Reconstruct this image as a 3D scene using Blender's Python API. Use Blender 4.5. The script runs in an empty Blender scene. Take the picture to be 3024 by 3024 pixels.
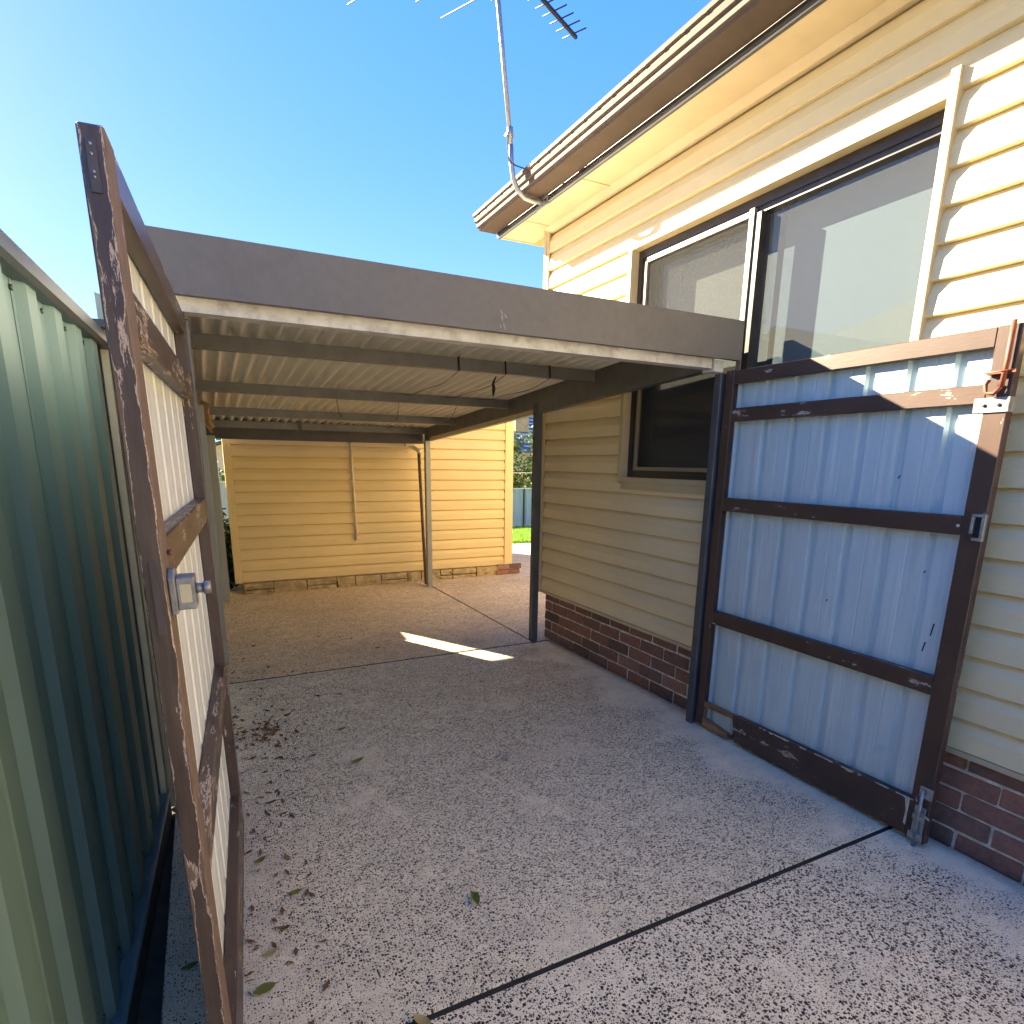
import bpy, bmesh, math, random
from mathutils import Vector, Matrix
from math import radians, sin, cos, pi

random.seed(7)
S = bpy.context.scene
COL = S.collection

# ------------------------------------------------------------------ camera
cam_d = bpy.data.cameras.new('camera')
cam = bpy.data.objects.new('camera', cam_d)
COL.objects.link(cam)
cam_d.sensor_width = 36.0
cam_d.lens = 36.0 * 1777.0 / 3024.0
cam_d.shift_y = 278.0 / 3024.0
cam_d.clip_start = 0.02
cam_d.clip_end = 500
Rm = Matrix(((0.89309289, 0.09331456, -0.44008803),
             (-0.44968846, 0.21313732, -0.86738271),
             (0.01285975, 0.97255585, 0.23231391)))
cam.matrix_world = Matrix.Translation((0, 0, 1.503)) @ Rm.to_4x4()
S.camera = cam

# ------------------------------------------------------------------ sky and sun
SUN = Vector((-1.05, 1.88, 1.0)).normalized()
w = bpy.data.worlds.new('World')
S.world = w
w.use_nodes = True
wn = w.node_tree
for n in list(wn.nodes):
    wn.nodes.remove(n)
sky = wn.nodes.new('ShaderNodeTexSky')
sky.sky_type = 'NISHITA'
sky.sun_disc = False
sky.sun_elevation = math.asin(SUN.z)
sky.sun_rotation = math.atan2(SUN.x, SUN.y)
sky.air_density = 1.0
sky.dust_density = 0.12
sky.ozone_density = 4.0
bg = wn.nodes.new('ShaderNodeBackground')
bg.inputs['Strength'].default_value = 0.105
wo = wn.nodes.new('ShaderNodeOutputWorld')
sg = wn.nodes.new('ShaderNodeGamma'); sg.inputs[1].default_value = 0.33
sh = wn.nodes.new('ShaderNodeHueSaturation'); sh.inputs['Saturation'].default_value = 2.55; sh.inputs['Hue'].default_value = 0.53
wn.links.new(sky.outputs[0], sg.inputs[0])
wn.links.new(sg.outputs[0], sh.inputs['Color'])
wn.links.new(sh.outputs[0], bg.inputs[0])
wn.links.new(bg.outputs[0], wo.inputs[0])

sl = bpy.data.lights.new('sun', 'SUN')
sl.energy = 4.4
sl.angle = radians(0.5)
sl.color = (1.0, 0.87, 0.60)
so = bpy.data.objects.new('sun', sl)
so.rotation_euler = SUN.to_track_quat('Z', 'Y').to_euler()
COL.objects.link(so)

S.view_settings.view_transform = 'Standard'
S.view_settings.look = 'None'
S.view_settings.gamma = 1.0
S.view_settings.use_curve_mapping = False
S.view_settings.exposure = 3.28
S.cycles.max_bounces = 10
S.cycles.diffuse_bounces = 6
S.cycles.transparent_max_bounces = 12

# ------------------------------------------------------------------ mesh helpers
class MB:
    """collects vertices and faces for one mesh"""
    def __init__(s):
        s.v = []; s.f = []; s.sm = []
    def add(s, vs, fs, smooth=False):
        o = len(s.v)
        s.v += [tuple(p) for p in vs]
        for f in fs:
            s.f.append([i + o for i in f]); s.sm.append(smooth)
        return s
    def box(s, a, b, M=None):
        x0, y0, z0 = a; x1, y1, z1 = b
        vs = [(x0,y0,z0),(x1,y0,z0),(x1,y1,z0),(x0,y1,z0),(x0,y0,z1),(x1,y0,z1),(x1,y1,z1),(x0,y1,z1)]
        if M is not None: vs = [M @ Vector(p) for p in vs]
        return s.add(vs, [(0,3,2,1),(4,5,6,7),(0,1,5,4),(1,2,6,5),(2,3,7,6),(3,0,4,7)])
    def hexa(s, vs):
        return s.add(vs, [(0,3,2,1),(4,5,6,7),(0,1,5,4),(1,2,6,5),(2,3,7,6),(3,0,4,7)])
    def prism(s, prof, path, closed=True, caps=True, smooth=False):
        """profile list of offset functions: each path station gives list of points"""
        n = len(prof[0]); base = len(s.v); vs = []
        for st in prof: vs += st
        fs = []
        for k in range(len(prof) - 1):
            for i in range(n if closed else n - 1):
                j = (i + 1) % n
                fs.append((k*n+i, k*n+j, (k+1)*n+j, (k+1)*n+i))
        if caps and closed:
            fs.append(tuple(range(n))[::-1]); fs.append(tuple((len(prof)-1)*n + i for i in range(n)))
        return s.add(vs, fs, smooth)
    def ext_y(s, prof, y0, y1, closed=True, dz=0.0, smooth=False):
        """extrude an (x,z) profile along y; dz is the drop over the run"""
        return s.prism([[(x, y0, z) for x, z in prof], [(x, y1, z + dz) for x, z in prof]], None, closed, True, smooth)
    def ext_x(s, prof, x0, x1, closed=True):
        return s.prism([[(x0, y, z) for y, z in prof], [(x1, y, z) for y, z in prof]], None, closed)
    def ext_z(s, prof, z0, z1, closed=True):
        return s.prism([[(x, y, z0) for x, y in prof], [(x, y, z1) for x, y in prof]], None, closed)
    def tube(s, pts, r, n=8, r1=None):
        pts = [Vector(p) for p in pts]; rings = []
        up = None
        for i, p in enumerate(pts):
            d = (pts[min(i+1, len(pts)-1)] - pts[max(i-1, 0)]).normalized()
            if up is None:
                up = Vector((0,0,1)) if abs(d.z) < 0.9 else Vector((1,0,0))
            a = d.cross(up).normalized(); up = a.cross(d).normalized()
            rr = r if r1 is None else r + (r1 - r) * i / max(1, len(pts)-1)
            rings.append([tuple(p + a*rr*cos(2*pi*k/n) + up*rr*sin(2*pi*k/n)) for k in range(n)])
        return s.prism(rings, None, True, True, True)
    def build(s, name, mat, parent=None, bevel=0.0, seg=1):
        me = bpy.data.meshes.new(name)
        me.from_pydata(s.v, [], s.f)
        me.polygons.foreach_set('use_smooth', s.sm)
        me.update()
        bm = bmesh.new(); bm.from_mesh(me)
        bmesh.ops.recalc_face_normals(bm, faces=bm.faces)
        if bevel > 0:
            ed = [e for e in bm.edges if len(e.link_faces) == 2 and e.calc_face_angle(0) > 0.6]
            bmesh.ops.bevel(bm, geom=ed, offset=bevel, segments=seg, affect='EDGES', clamp_overlap=True)
        bm.to_mesh(me); bm.free()
        if mat is not None: me.materials.append(mat)
        o = bpy.data.objects.new(name, me)
        COL.objects.link(o)
        if parent is not None: o.parent = parent
        return o

def empty(name, label, cat, loc=(0,0,0), rot=(0,0,0), group=None):
    o = bpy.data.objects.new(name, None)
    o.empty_display_size = 0.1
    o.location = loc; o.rotation_euler = rot
    COL.objects.link(o)
    return tag(o, label, cat, group)

def tag(o, label=None, cat=None, group=None, kind=None):
    if label: o['label'] = label
    if cat: o['category'] = cat
    if group: o['group'] = group
    if kind: o['kind'] = kind
    return o

def inst(name, me, parent, loc=(0,0,0), rot=(0,0,0), scale=(1,1,1)):
    o = bpy.data.objects.new(name, me)
    o.location = loc; o.rotation_euler = rot; o.scale = scale
    COL.objects.link(o)
    if parent is not None: o.parent = parent
    return o

# ------------------------------------------------------------------ material helpers
class NT:
    def __init__(s, name):
        s.m = bpy.data.materials.new(name); s.m.use_nodes = True
        s.t = s.m.node_tree; s.t.nodes.clear()
        s.out = s.n('ShaderNodeOutputMaterial')
        s.b = s.n('ShaderNodeBsdfPrincipled')
        s.l(s.b.outputs[0], s.out.inputs[0])
    def n(s, t, **k):
        o = s.t.nodes.new(t)
        for a, v in k.items():
            if a.startswith('i_'): o.inputs[a[2:].replace('_', ' ')].default_value = v
            else: setattr(o, a, v)
        return o
    def l(s, a, b): s.t.links.new(a, b)
    def coord(s, kind='Object', scale=(1,1,1), rot=(0,0,0)):
        tc = s.n('ShaderNodeTexCoord'); mp = s.n('ShaderNodeMapping')
        mp.inputs['Scale'].default_value = scale; mp.inputs['Rotation'].default_value = rot
        s.l(tc.outputs[kind], mp.inputs[0]); return mp.outputs[0]
    def noise(s, vec, scale, detail=4, rough=0.55):
        o = s.n('ShaderNodeTexNoise'); o.inputs['Scale'].default_value = scale
        o.inputs['Detail'].default_value = detail; o.inputs['Roughness'].default_value = rough
        s.l(vec, o.inputs['Vector']); return o.outputs[0]
    def ramp(s, fac, stops):
        o = s.n('ShaderNodeValToRGB'); cr = o.color_ramp
        while len(cr.elements) < len(stops): cr.elements.new(0.5)
        for e, (p, c) in zip(cr.elements, stops):
            e.position = p; e.color = c if len(c) == 4 else (*c, 1)
        s.l(fac, o.inputs[0]); return o.outputs[0]
    def mix(s, fac, a, b, mode='MIX'):
        o = s.n('ShaderNodeMix', data_type='RGBA', blend_type=mode)
        for sock, v in ((o.inputs['Factor'], fac), (o.inputs['A'], a), (o.inputs['B'], b)) if False else ():
            pass
        def put(sock, v):
            if isinstance(v, (int, float)): sock.default_value = v
            elif isinstance(v, tuple): sock.default_value = (*v, 1) if len(v) == 3 else v
            else: s.l(v, sock)
        put(o.inputs[0], fac); put(o.inputs[6], a); put(o.inputs[7], b)
        return o.outputs[2]
    def math(s, op, a, b=None, clamp=False):
        o = s.n('ShaderNodeMath', operation=op); o.use_clamp = clamp
        for i, v in enumerate((a, b)):
            if v is None: continue
            if isinstance(v, (int, float)): o.inputs[i].default_value = v
            else: s.l(v, o.inputs[i])
        return o.outputs[0]
    def bump(s, h, strength=0.3, dist=0.01):
        o = s.n('ShaderNodeBump'); o.inputs['Strength'].default_value = strength
        o.inputs['Distance'].default_value = dist
        s.l(h, o.inputs['Height']); s.l(o.outputs[0], s.b.inputs['Normal'])
    def base(s, v):
        if isinstance(v, tuple): s.b.inputs['Base Color'].default_value = (*v, 1)
        else: s.l(v, s.b.inputs['Base Color'])
    def rough(s, v):
        if isinstance(v, (int, float)): s.b.inputs['Roughness'].default_value = v
        else: s.l(v, s.b.inputs['Roughness'])

def plain(name, c, rough=0.6, var=0.15, scale=8, metal=0.0, stretch=(1,1,1), bump=0.0, spec=0.5, dirt=None, dscale=3, damt=0.5):
    t = NT(name)
    v = t.coord('Object', stretch)
    n1 = t.noise(v, scale, 5, 0.6)
    lo = tuple(x * (1 - var) for x in c); hi = tuple(min(1, x * (1 + var)) for x in c)
    col = t.ramp(n1, [(0.3, lo), (0.7, hi)])
    if dirt:
        n2 = t.noise(v, dscale, 6, 0.7)
        m = t.ramp(n2, [(0.5, (0,0,0)), (0.75, (damt,)*3)])
        col = t.mix(m, col, dirt)
    t.base(col); t.rough(rough)
    t.b.inputs['Metallic'].default_value = metal
    t.b.inputs['Specular IOR Level'].default_value = spec
    if bump: t.bump(n1, bump, 0.004)
    return t.m

def m_siding(name, c, grime=0.25):
    t = NT(name)
    v = t.coord('Object')
    info = t.n('ShaderNodeObjectInfo')
    fine = t.noise(t.coord('Object', (1, 0.25, 1)), 90, 4, 0.7)
    big = t.noise(v, 1.3, 5, 0.6)
    blot = t.noise(t.coord('Object', (1, 0.5, 2.5)), 5, 6, 0.75)
    col = t.ramp(big, [(0.3, tuple(x*0.93 for x in c)), (0.7, tuple(min(1, x*1.05) for x in c))])
    col = t.mix(t.ramp(fine, [(0.35, (0.12,)*3), (0.7, (0,0,0))]), col, tuple(x*0.7 for x in c))
    col = t.mix(t.ramp(blot, [(0.55, (0,0,0)), (0.8, (grime,)*3)]), col, (c[0]*0.55, c[1]*0.5, c[2]*0.42))
    hsv = t.n('ShaderNodeHueSaturation')
    t.l(col, hsv.inputs['Color'])
    t.l(t.math('ADD', t.math('MULTIPLY', info.outputs['Random'], 0.08), 0.96), hsv.inputs['Value'])
    t.base(hsv.outputs[0]); t.rough(0.5)
    t.b.inputs['Specular IOR Level'].default_value = 0.3
    t.bump(fine, 0.12, 0.002)
    return t.m

def m_brick(name, dark=1.0):
    t = NT(name)
    info = t.n('ShaderNodeObjectInfo')
    v = t.coord('Object')
    add = t.n('ShaderNodeVectorMath', operation='ADD')
    t.l(v, add.inputs[0]); t.l(info.outputs['Location'], add.inputs[1])
    base = t.ramp(info.outputs['Random'], [(0.0, (0.085*dark, 0.05*dark, 0.04*dark)), (0.35, (0.15*dark, 0.072*dark, 0.052*dark)),
                                           (0.6, (0.20*dark, 0.088*dark, 0.062*dark)), (0.8, (0.12*dark, 0.07*dark, 0.055*dark)), (1.0, (0.22*dark, 0.115*dark, 0.085*dark))])
    n1 = t.noise(add.outputs[0], 30, 6, 0.75)
    n2 = t.noise(add.outputs[0], 9, 5, 0.7)
    col = t.mix(t.ramp(n1, [(0.4, (0,0,0)), (0.75, (0.55,)*3)]), base, (0.055, 0.035, 0.03))
    col = t.mix(t.ramp(n2, [(0.62, (0,0,0)), (0.8, (0.45,)*3)]), col, (0.25, 0.2, 0.165))
    t.base(col); t.rough(0.85); t.bump(n1, 0.5, 0.006)
    return t.m

def m_concrete(name, paste, dens=0.5, brown=0.2, sc=58, margin=True):
    """exposed aggregate concrete"""
    t = NT(name)
    v = t.coord('Object')
    wob = t.noise(v, 45, 3, 0.6)
    vm = t.n('ShaderNodeVectorMath', operation='MULTIPLY_ADD')
    comb = t.n('ShaderNodeCombineXYZ')
    t.l(wob, comb.inputs[0]); t.l(t.noise(v, 52, 3, 0.6), comb.inputs[1])
    t.l(comb.outputs[0], vm.inputs[0]); vm.inputs[1].default_value = (0.010, 0.010, 0); t.l(v, vm.inputs[2])
    paste_n = t.noise(v, 2.6, 6, 0.65)
    fine = t.noise(v, 160, 4, 0.7)
    mid = t.noise(v, 14, 6, 0.7)
    col = t.ramp(mid, [(0.3, tuple(x*0.82 for x in paste)), (0.7, tuple(min(1, x*1.12) for x in paste))])
    col = t.mix(t.ramp(fine, [(0.35, (0.35,)*3), (0.6, (0,0,0))]), col, tuple(x*0.45 for x in paste))
    st = t.noise(v, 0.9, 6, 0.7)
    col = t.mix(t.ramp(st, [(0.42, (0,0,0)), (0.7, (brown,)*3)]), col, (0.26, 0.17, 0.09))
    dirt = t.noise(t.coord('Object', (1, 1.6, 1)), 4.5, 8, 0.75)
    col = t.mix(t.ramp(dirt, [(0.5, (0,0,0)), (0.72, (0.3,)*3)]), col, (0.16, 0.14, 0.12))
    gate = t.ramp(paste_n, [(0.27, (0.25,)*3), (0.46, (1,1,1))])
    # trowelled smooth margins along the wall and by the gate
    tco = t.n('ShaderNodeTexCoord'); sx = t.n('ShaderNodeSeparateXYZ'); t.l(tco.outputs['Object'], sx.inputs[0])
    wx = t.math('ADD', sx.outputs[0], t.math('MULTIPLY', t.math('SUBTRACT', t.noise(v, 3.2, 5, 0.65), 0.5), 1.1))
    edge = t.math('MULTIPLY', t.ramp(t.math('SUBTRACT', 2.62, wx), [(0.10, (0,0,0)), (0.42, (1,1,1))]), t.ramp(wx, [(0.0, (0.65,)*3), (0.25, (1,1,1))]))
    if not margin: edge = t.math('ADD', t.math('MULTIPLY', edge, 0.0), 1.0)
    gate = t.math('MULTIPLY', gate, edge)
    wx2 = t.math('ADD', sx.outputs[0], t.math('MULTIPLY', t.math('SUBTRACT', t.noise(v, 12, 6, 0.7), 0.5), 0.12))
    hmask = None
    grime = t.ramp(t.math('SUBTRACT', 2.60, wx2), [(0.0, (0.75,)*3), (0.09, (0,0,0))])
    col = t.mix(t.math('MULTIPLY', t.math('SUBTRACT', 1.0, edge), 0.35), col, tuple(min(1, x*1.12) for x in paste))
    for k, (scale, rr) in enumerate(((sc, 0.43), (sc*1.9, 0.38))):
        vo = t.n('ShaderNodeTexVoronoi', voronoi_dimensions='2D', feature='F1')
        vo.inputs['Scale'].default_value = scale
        t.l(vm.outputs[0], vo.inputs['Vector'])
        sep = t.n('ShaderNodeSeparateColor'); t.l(vo.outputs['Color'], sep.inputs[0])
        # radius per cell
        rad = t.math('MULTIPLY', t.math('SUBTRACT', sep.outputs[0], 1.0 - dens), rr / dens * 1.15)
        rad = t.math('MULTIPLY', rad, gate)
        msk = t.math('GREATER_THAN', t.math('SUBTRACT', rad, vo.outputs['Distance']), 0.0)
        pc = t.ramp(sep.outputs[1], [(0.0, (0.012, 0.012, 0.014)), (0.45, (0.03, 0.027, 0.028)), (0.7, (0.055, 0.042, 0.038)), (0.85, (0.085, 0.045, 0.035)), (0.93, (0.10, 0.095, 0.09)), (1.0, (0.2, 0.17, 0.14))])
        col = t.mix(msk, col, pc)
        if k == 1 and margin: col = t.mix(grime, col, (0.10, 0.085, 0.065))
        hmask = msk if hmask is None else t.math('MAXIMUM', hmask, msk)
    t.base(col); t.rough(0.82)
    t.b.inputs['Specular IOR Level'].default_value = 0.25
    t.bump(t.math('ADD', t.math('MULTIPLY', hmask, 0.5), fine), 0.35, 0.004)
    return t.m

def m_paint(name, c, wood=(0.28, 0.17, 0.09), pale=(0.55, 0.45, 0.36), amount=0.2, edge=False, wash=None, grain='z'):
    """old brown gloss paint, flaking to bare timber"""
    t = NT(name)
    st = {'z': (1, 1, 0.16), 'x': (0.16, 1, 1)}[grain]
    v = t.coord('Object', st)
    info = t.n('ShaderNodeObjectInfo')
    n1 = t.noise(v, 26, 7, 0.72)
    n2 = t.noise(t.coord('Object'), 5, 4, 0.6)
    fine = t.noise(v, 120, 4, 0.7)
    f = t.math('ADD', t.math('MULTIPLY', n1, 0.65), t.math('MULTIPLY', n2, 0.35))
    if edge:
        tc = t.n('ShaderNodeTexCoord'); sp = t.n('ShaderNodeSeparateXYZ')
        t.l(tc.outputs['Generated'], sp.inputs[0])
        u = t.math('ABSOLUTE', t.math('SUBTRACT', sp.outputs[1], 0.5))
        f = t.math('ADD', f, t.math('MULTIPLY', t.math('POWER', t.math('MULTIPLY', u, 2.0), 3.0), edge))
    th = 0.70 - amount * 0.5
    m_bare = t.ramp(f, [(th, (0,0,0)), (th + 0.012, (1,1,1))])
    m_rim = t.ramp(f, [(th - 0.018, (0,0,0)), (th - 0.012, (1,1,1))])
    pc = t.ramp(n2, [(0.3, tuple(x*0.8 for x in c)), (0.7, tuple(x*1.2 for x in c))])
    if wash:
        wn_ = t.noise(t.coord('Object', (1,1,0.1) if grain == 'z' else (0.1,1,1)), 35, 5, 0.7)
        pc = t.mix(t.ramp(wn_, [(0.4, (0,0,0)), (0.65, (0.7,)*3)]), pc, wash)
    bare = t.ramp(fine, [(0.3, tuple(x*0.55 for x in wood)), (0.65, wood), (0.8, pale)])
    col = t.mix(m_rim, pc, pale)
    col = t.mix(m_bare, col, bare)
    t.base(col)
    t.l(t.math('ADD', t.math('MULTIPLY', m_bare, 0.4), 0.42), t.b.inputs['Roughness'])
    t.bump(t.math('SUBTRACT', t.math('MULTIPLY', fine, 0.3), m_bare), 0.4, 0.003)
    return t.m

def m_sheet(name, c, streak=0.3, rough=0.45, streakc=(0.75, 0.76, 0.77), grime=(0.3, 0.26, 0.2), axis='z', spec=0.4):
    t = NT(name)
    sc = (1, 1, 0.035) if axis == 'z' else (1, 0.035, 1)
    v = t.coord('Object', sc)
    n1 = t.noise(v, 38, 6, 0.65)
    n2 = t.noise(t.coord('Object', (1, 1, 0.3)), 3, 5, 0.65)
    col = t.ramp(n2, [(0.3, tuple(x*0.9 for x in c)), (0.7, tuple(min(1, x*1.08) for x in c))])
    col = t.mix(t.ramp(n1, [(0.5, (0,0,0)), (0.72, (streak,)*3)]), col, streakc)
    n3 = t.noise(v, 17, 6, 0.7)
    col = t.mix(t.ramp(n3, [(0.55, (0,0,0)), (0.8, (streak*0.8,)*3)]), col, grime)
    t.base(col); t.rough(rough); t.b.inputs['Specular IOR Level'].default_value = spec
    return t.m

def m_glass(name, tint=(0.9, 0.95, 0.95)):
    t = NT(name)
    t.t.nodes.remove(t.b)
    tr = t.n('ShaderNodeBsdfTransparent'); tr.inputs[0].default_value = (*tint, 1)
    gl = t.n('ShaderNodeBsdfGlossy'); gl.inputs['Roughness'].default_value = 0.01
    df = t.n('ShaderNodeBsdfDiffuse'); df.inputs[0].default_value = (0.75, 0.75, 0.72, 1)
    lw = t.n('ShaderNodeLayerWeight'); lw.inputs[0].default_value = 0.5
    f2 = t.math('ADD', t.math('MULTIPLY', t.math('POWER', lw.outputs['Facing'], 4.0), 0.9), 0.07, True)
    mx = t.n('ShaderNodeMixShader'); t.l(f2, mx.inputs[0]); t.l(tr.outputs[0], mx.inputs[1]); t.l(gl.outputs[0], mx.inputs[2])
    # faint dust on the pane
    dn = t.noise(t.coord('Object'), 60, 8, 0.8)
    dm = t.ramp(dn, [(0.35, (0.045,)*3), (0.75, (0.065,)*3)])
    m2 = t.n('ShaderNodeMixShader'); t.l(dm, m2.inputs[0]); t.l(mx.outputs[0], m2.inputs[1]); t.l(df.outputs[0], m2.inputs[2])
    t.l(m2.outputs[0], t.out.inputs[0])
    return t.m

def m_mesh(name, c=(0.16, 0.16, 0.16), alpha=0.45):
    t = NT(name)
    tr = t.n('ShaderNodeBsdfTransparent')
    n1 = t.noise(t.coord('Object', (1, 1, 1)), 160, 3, 0.6)
    t.base(c); t.rough(0.9); t.b.inputs['Specular IOR Level'].default_value = 0.0
    mx = t.n('ShaderNodeMixShader')
    t.l(t.ramp(n1, [(0.35, (alpha-0.15,)*3), (0.65, (alpha+0.15,)*3)]), mx.inputs[0])
    t.l(tr.outputs[0], mx.inputs[1]); t.l(t.b.outputs[0], mx.inputs[2])
    t.l(mx.outputs[0], t.out.inputs[0])
    return t.m

def m_leaf(name, c1, c2, transl=0.3):
    t = NT(name)
    info = t.n('ShaderNodeObjectInfo')
    v = t.coord('Object')
    n = t.noise(v, 3.5, 4, 0.6)
    col = t.ramp(n, [(0.3, c1), (0.7, c2)])
    t.base(col); t.rough(0.5)
    tl = t.n('ShaderNodeBsdfTranslucent'); t.l(col, tl.inputs[0])
    mx = t.n('ShaderNodeMixShader'); mx.inputs[0].default_value = transl
    t.l(t.b.outputs[0], mx.inputs[1]); t.l(tl.outputs[0], mx.inputs[2]); t.l(mx.outputs[0], t.out.inputs[0])
    return t.m

CREAM = (0.76, 0.63, 0.385)
MAT = dict(
    siding=m_siding('cream_siding', CREAM),
    shed=m_siding('shed_siding', (0.74, 0.56, 0.28), 0.12),
    trim=plain('cream_trim', (0.50, 0.41, 0.25), 0.5, 0.08, 6),
    soffit=plain('soffit_cream', (0.64, 0.52, 0.33), 0.65, 0.08, 2.5, dirt=(0.4,0.3,0.16), damt=0.25),
    brick=m_brick('brick', 1.7),
    mortar=plain('mortar', (0.62, 0.54, 0.43), 0.95, 0.45, 18, bump=0.5),
    stone=plain('rendered_stone', (0.42, 0.31, 0.16), 0.9, 0.35, 22, bump=0.8, dirt=(0.12,0.08,0.05), dscale=9),
    brown=plain('window_brown', (0.035, 0.026, 0.022), 0.35, 0.2, 10),
    screenfr=plain('screen_frame', (0.26, 0.20, 0.14), 0.4, 0.1, 14),
    glass=m_glass('window_glass'),
    mesh=m_mesh('flyscreen_mesh', (0.07, 0.07, 0.068), 0.35),
    blind=plain('blind_fabric', (0.045, 0.065, 0.083), 0.9, 0.06, 60, stretch=(1,1,0.2)),
    blind2=plain('blind_fabric_grey', (0.10, 0.102, 0.10), 0.9, 0.06, 60),
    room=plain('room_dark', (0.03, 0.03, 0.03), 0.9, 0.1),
    gutter=plain('gutter_paint', (0.085, 0.062, 0.05), 0.65, 0.08, 5, spec=0.15, dirt=(0.12,0.09,0.07), damt=0.3),
    fasciab=plain('eaves_fascia', (0.035, 0.026, 0.023), 0.5, 0.2, 6),
    drip=plain('eaves_drip', (0.07, 0.068, 0.075), 0.6, 0.15, 7, spec=0.2),
    roof=plain('roof_tiles', (0.10, 0.06, 0.05), 0.8, 0.25, 6),
    cfascia=plain('carport_fascia', (0.150, 0.134, 0.120), 0.55, 0.06, 30, dirt=(0.105,0.093,0.083), dscale=4, damt=0.6),
    galv=plain('galvanised_rusty', (0.62, 0.60, 0.57), 0.5, 0.2, 10, metal=0.0, stretch=(1,1,1), dirt=(0.20,0.14,0.10), dscale=14, damt=0.7),
    steel=plain('carport_steel', (0.16, 0.155, 0.15), 0.45, 0.18, 9, metal=0.3),
    steel_l=plain('carport_post_left', (0.30, 0.29, 0.26), 0.5, 0.15, 7, metal=0.2, stretch=(1,1,0.3)),
    bluesteel=plain('post_blue_grey', (0.085, 0.088, 0.095), 0.45, 0.15, 9, metal=0.2),
    zinc=m_sheet('corrugated_zinc', (0.80, 0.74, 0.64), 0.35, 0.42, (0.84,0.79,0.70), (0.28,0.22,0.15), 'y'),
    beamdark=plain('back_gutter', (0.07, 0.055, 0.055), 0.5, 0.2, 8),
    paint=m_paint('brown_paint', (0.068, 0.036, 0.027), amount=0.17),
    paint_x=m_paint('brown_paint_rail', (0.068, 0.036, 0.027), amount=0.19, grain='x'),
    paint_peel=m_paint('brown_paint_peeling', (0.064, 0.040, 0.034), wood=(0.20,0.135,0.10), pale=(0.50,0.39,0.32), amount=0.22, edge=0.19, wash=(0.12,0.085,0.068)),
    paint_lx=m_paint('brown_paint_rail_worn', (0.064, 0.040, 0.034), wood=(0.22,0.14,0.09), amount=0.26, wash=(0.11,0.078,0.06), grain='x'),
    paint_lz=m_paint('brown_paint_stile_worn', (0.064, 0.040, 0.034), wood=(0.22,0.14,0.09), amount=0.24, wash=(0.11,0.078,0.06)),
    bare=plain('broken_timber', (0.30, 0.16, 0.07), 0.85, 0.45, 30, stretch=(0.15,1,1), bump=0.6),
    gsheet=m_sheet('gate_sheet', (0.50, 0.59, 0.60), 0.5, 0.4),
    gsheet2=m_sheet('gate_sheet_white', (0.80, 0.82, 0.80), 0.4, 0.4, (0.8,0.8,0.78), (0.42,0.36,0.26)),
    fence=m_sheet('fence_green', (0.125, 0.19, 0.165), 0.15, 0.5, (0.20,0.27,0.22), (0.10,0.15,0.135)),
    fencerail=plain('fence_rail', (0.055, 0.058, 0.065), 0.4, 0.12, 8, metal=0.2),
    fenceblue=plain('fence_base_rail', (0.12, 0.19, 0.22), 0.4, 0.15, 9),
    cream2=plain('cream_channel', (0.55, 0.48, 0.32), 0.5, 0.1, 10),
    sleeper=plain('black_plinth', (0.03, 0.027, 0.022), 0.9, 0.3, 12),
    rust=plain('rusty_red_rod', (0.22, 0.06, 0.035), 0.6, 0.35, 25, metal=0.3),
    hw=plain('galvanised_hardware', (0.36, 0.36, 0.36), 0.42, 0.3, 40, metal=0.6, dirt=(0.16,0.12,0.09), dscale=30, damt=0.8),
    hwblue=plain('blue_grey_hardware', (0.26, 0.26, 0.27), 0.4, 0.35, 40, metal=0.5, dirt=(0.12,0.10,0.09), dscale=30, damt=0.7),
    black=plain('black_cord', (0.015, 0.014, 0.013), 0.8, 0.2, 30),
    alu=plain('antenna_aluminium', (0.34, 0.34, 0.35), 0.4, 0.1, 20, metal=0.6),
    antd=plain('antenna_dark', (0.03, 0.028, 0.035), 0.45, 0.1, 20, metal=0.5),
    slabA=m_concrete('aggregate_near', (0.86, 0.765, 0.585), 0.84, 0.06, 86),
    slabB=m_concrete('aggregate_mid', (0.84, 0.745, 0.56), 0.72, 0.12, 108),
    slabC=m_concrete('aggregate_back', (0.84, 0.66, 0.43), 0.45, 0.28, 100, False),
    joint=plain('joint_filler', (0.022, 0.02, 0.02), 0.9, 0.3, 30),
    soil=plain('soil', (0.06, 0.05, 0.04), 0.95, 0.4, 10), earth=plain('dry_ground', (0.30, 0.26, 0.18), 0.95, 0.3, 3),
    tan=m_leaf('sunlit_torn_plastic', (0.55, 0.30, 0.12), (0.75, 0.52, 0.28), 0.5),
    white=plain('white_pvc', (0.72, 0.62, 0.42), 0.4, 0.05, 10),
    flake=plain('pale_undercoat', (0.55, 0.46, 0.38), 0.8, 0.3, 60),
    pipe=plain('downpipe_brown', (0.20, 0.13, 0.07), 0.5, 0.15, 8),
    pale=plain('scuff', (0.24, 0.22, 0.21), 0.6, 0.5, 90),
)

# ------------------------------------------------------------------ the ground
g = MB()
g.add([(-60,-60,-0.12),(60,-60,-0.12),(60,9.8,-0.12),(-60,9.8,-0.12)], [(0,1,2,3)])
g.add([(-60,9.8,-0.12),(60,9.8,-0.12),(60,22,-0.95),(-60,22,-0.95)], [(0,1,2,3)])
g.add([(-60,22,-0.95),(60,22,-0.95),(200,300,-1.2),(-200,300,-1.2)], [(0,1,2,3)])
tag(g.build('ground', MAT['earth']), kind='structure')

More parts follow.
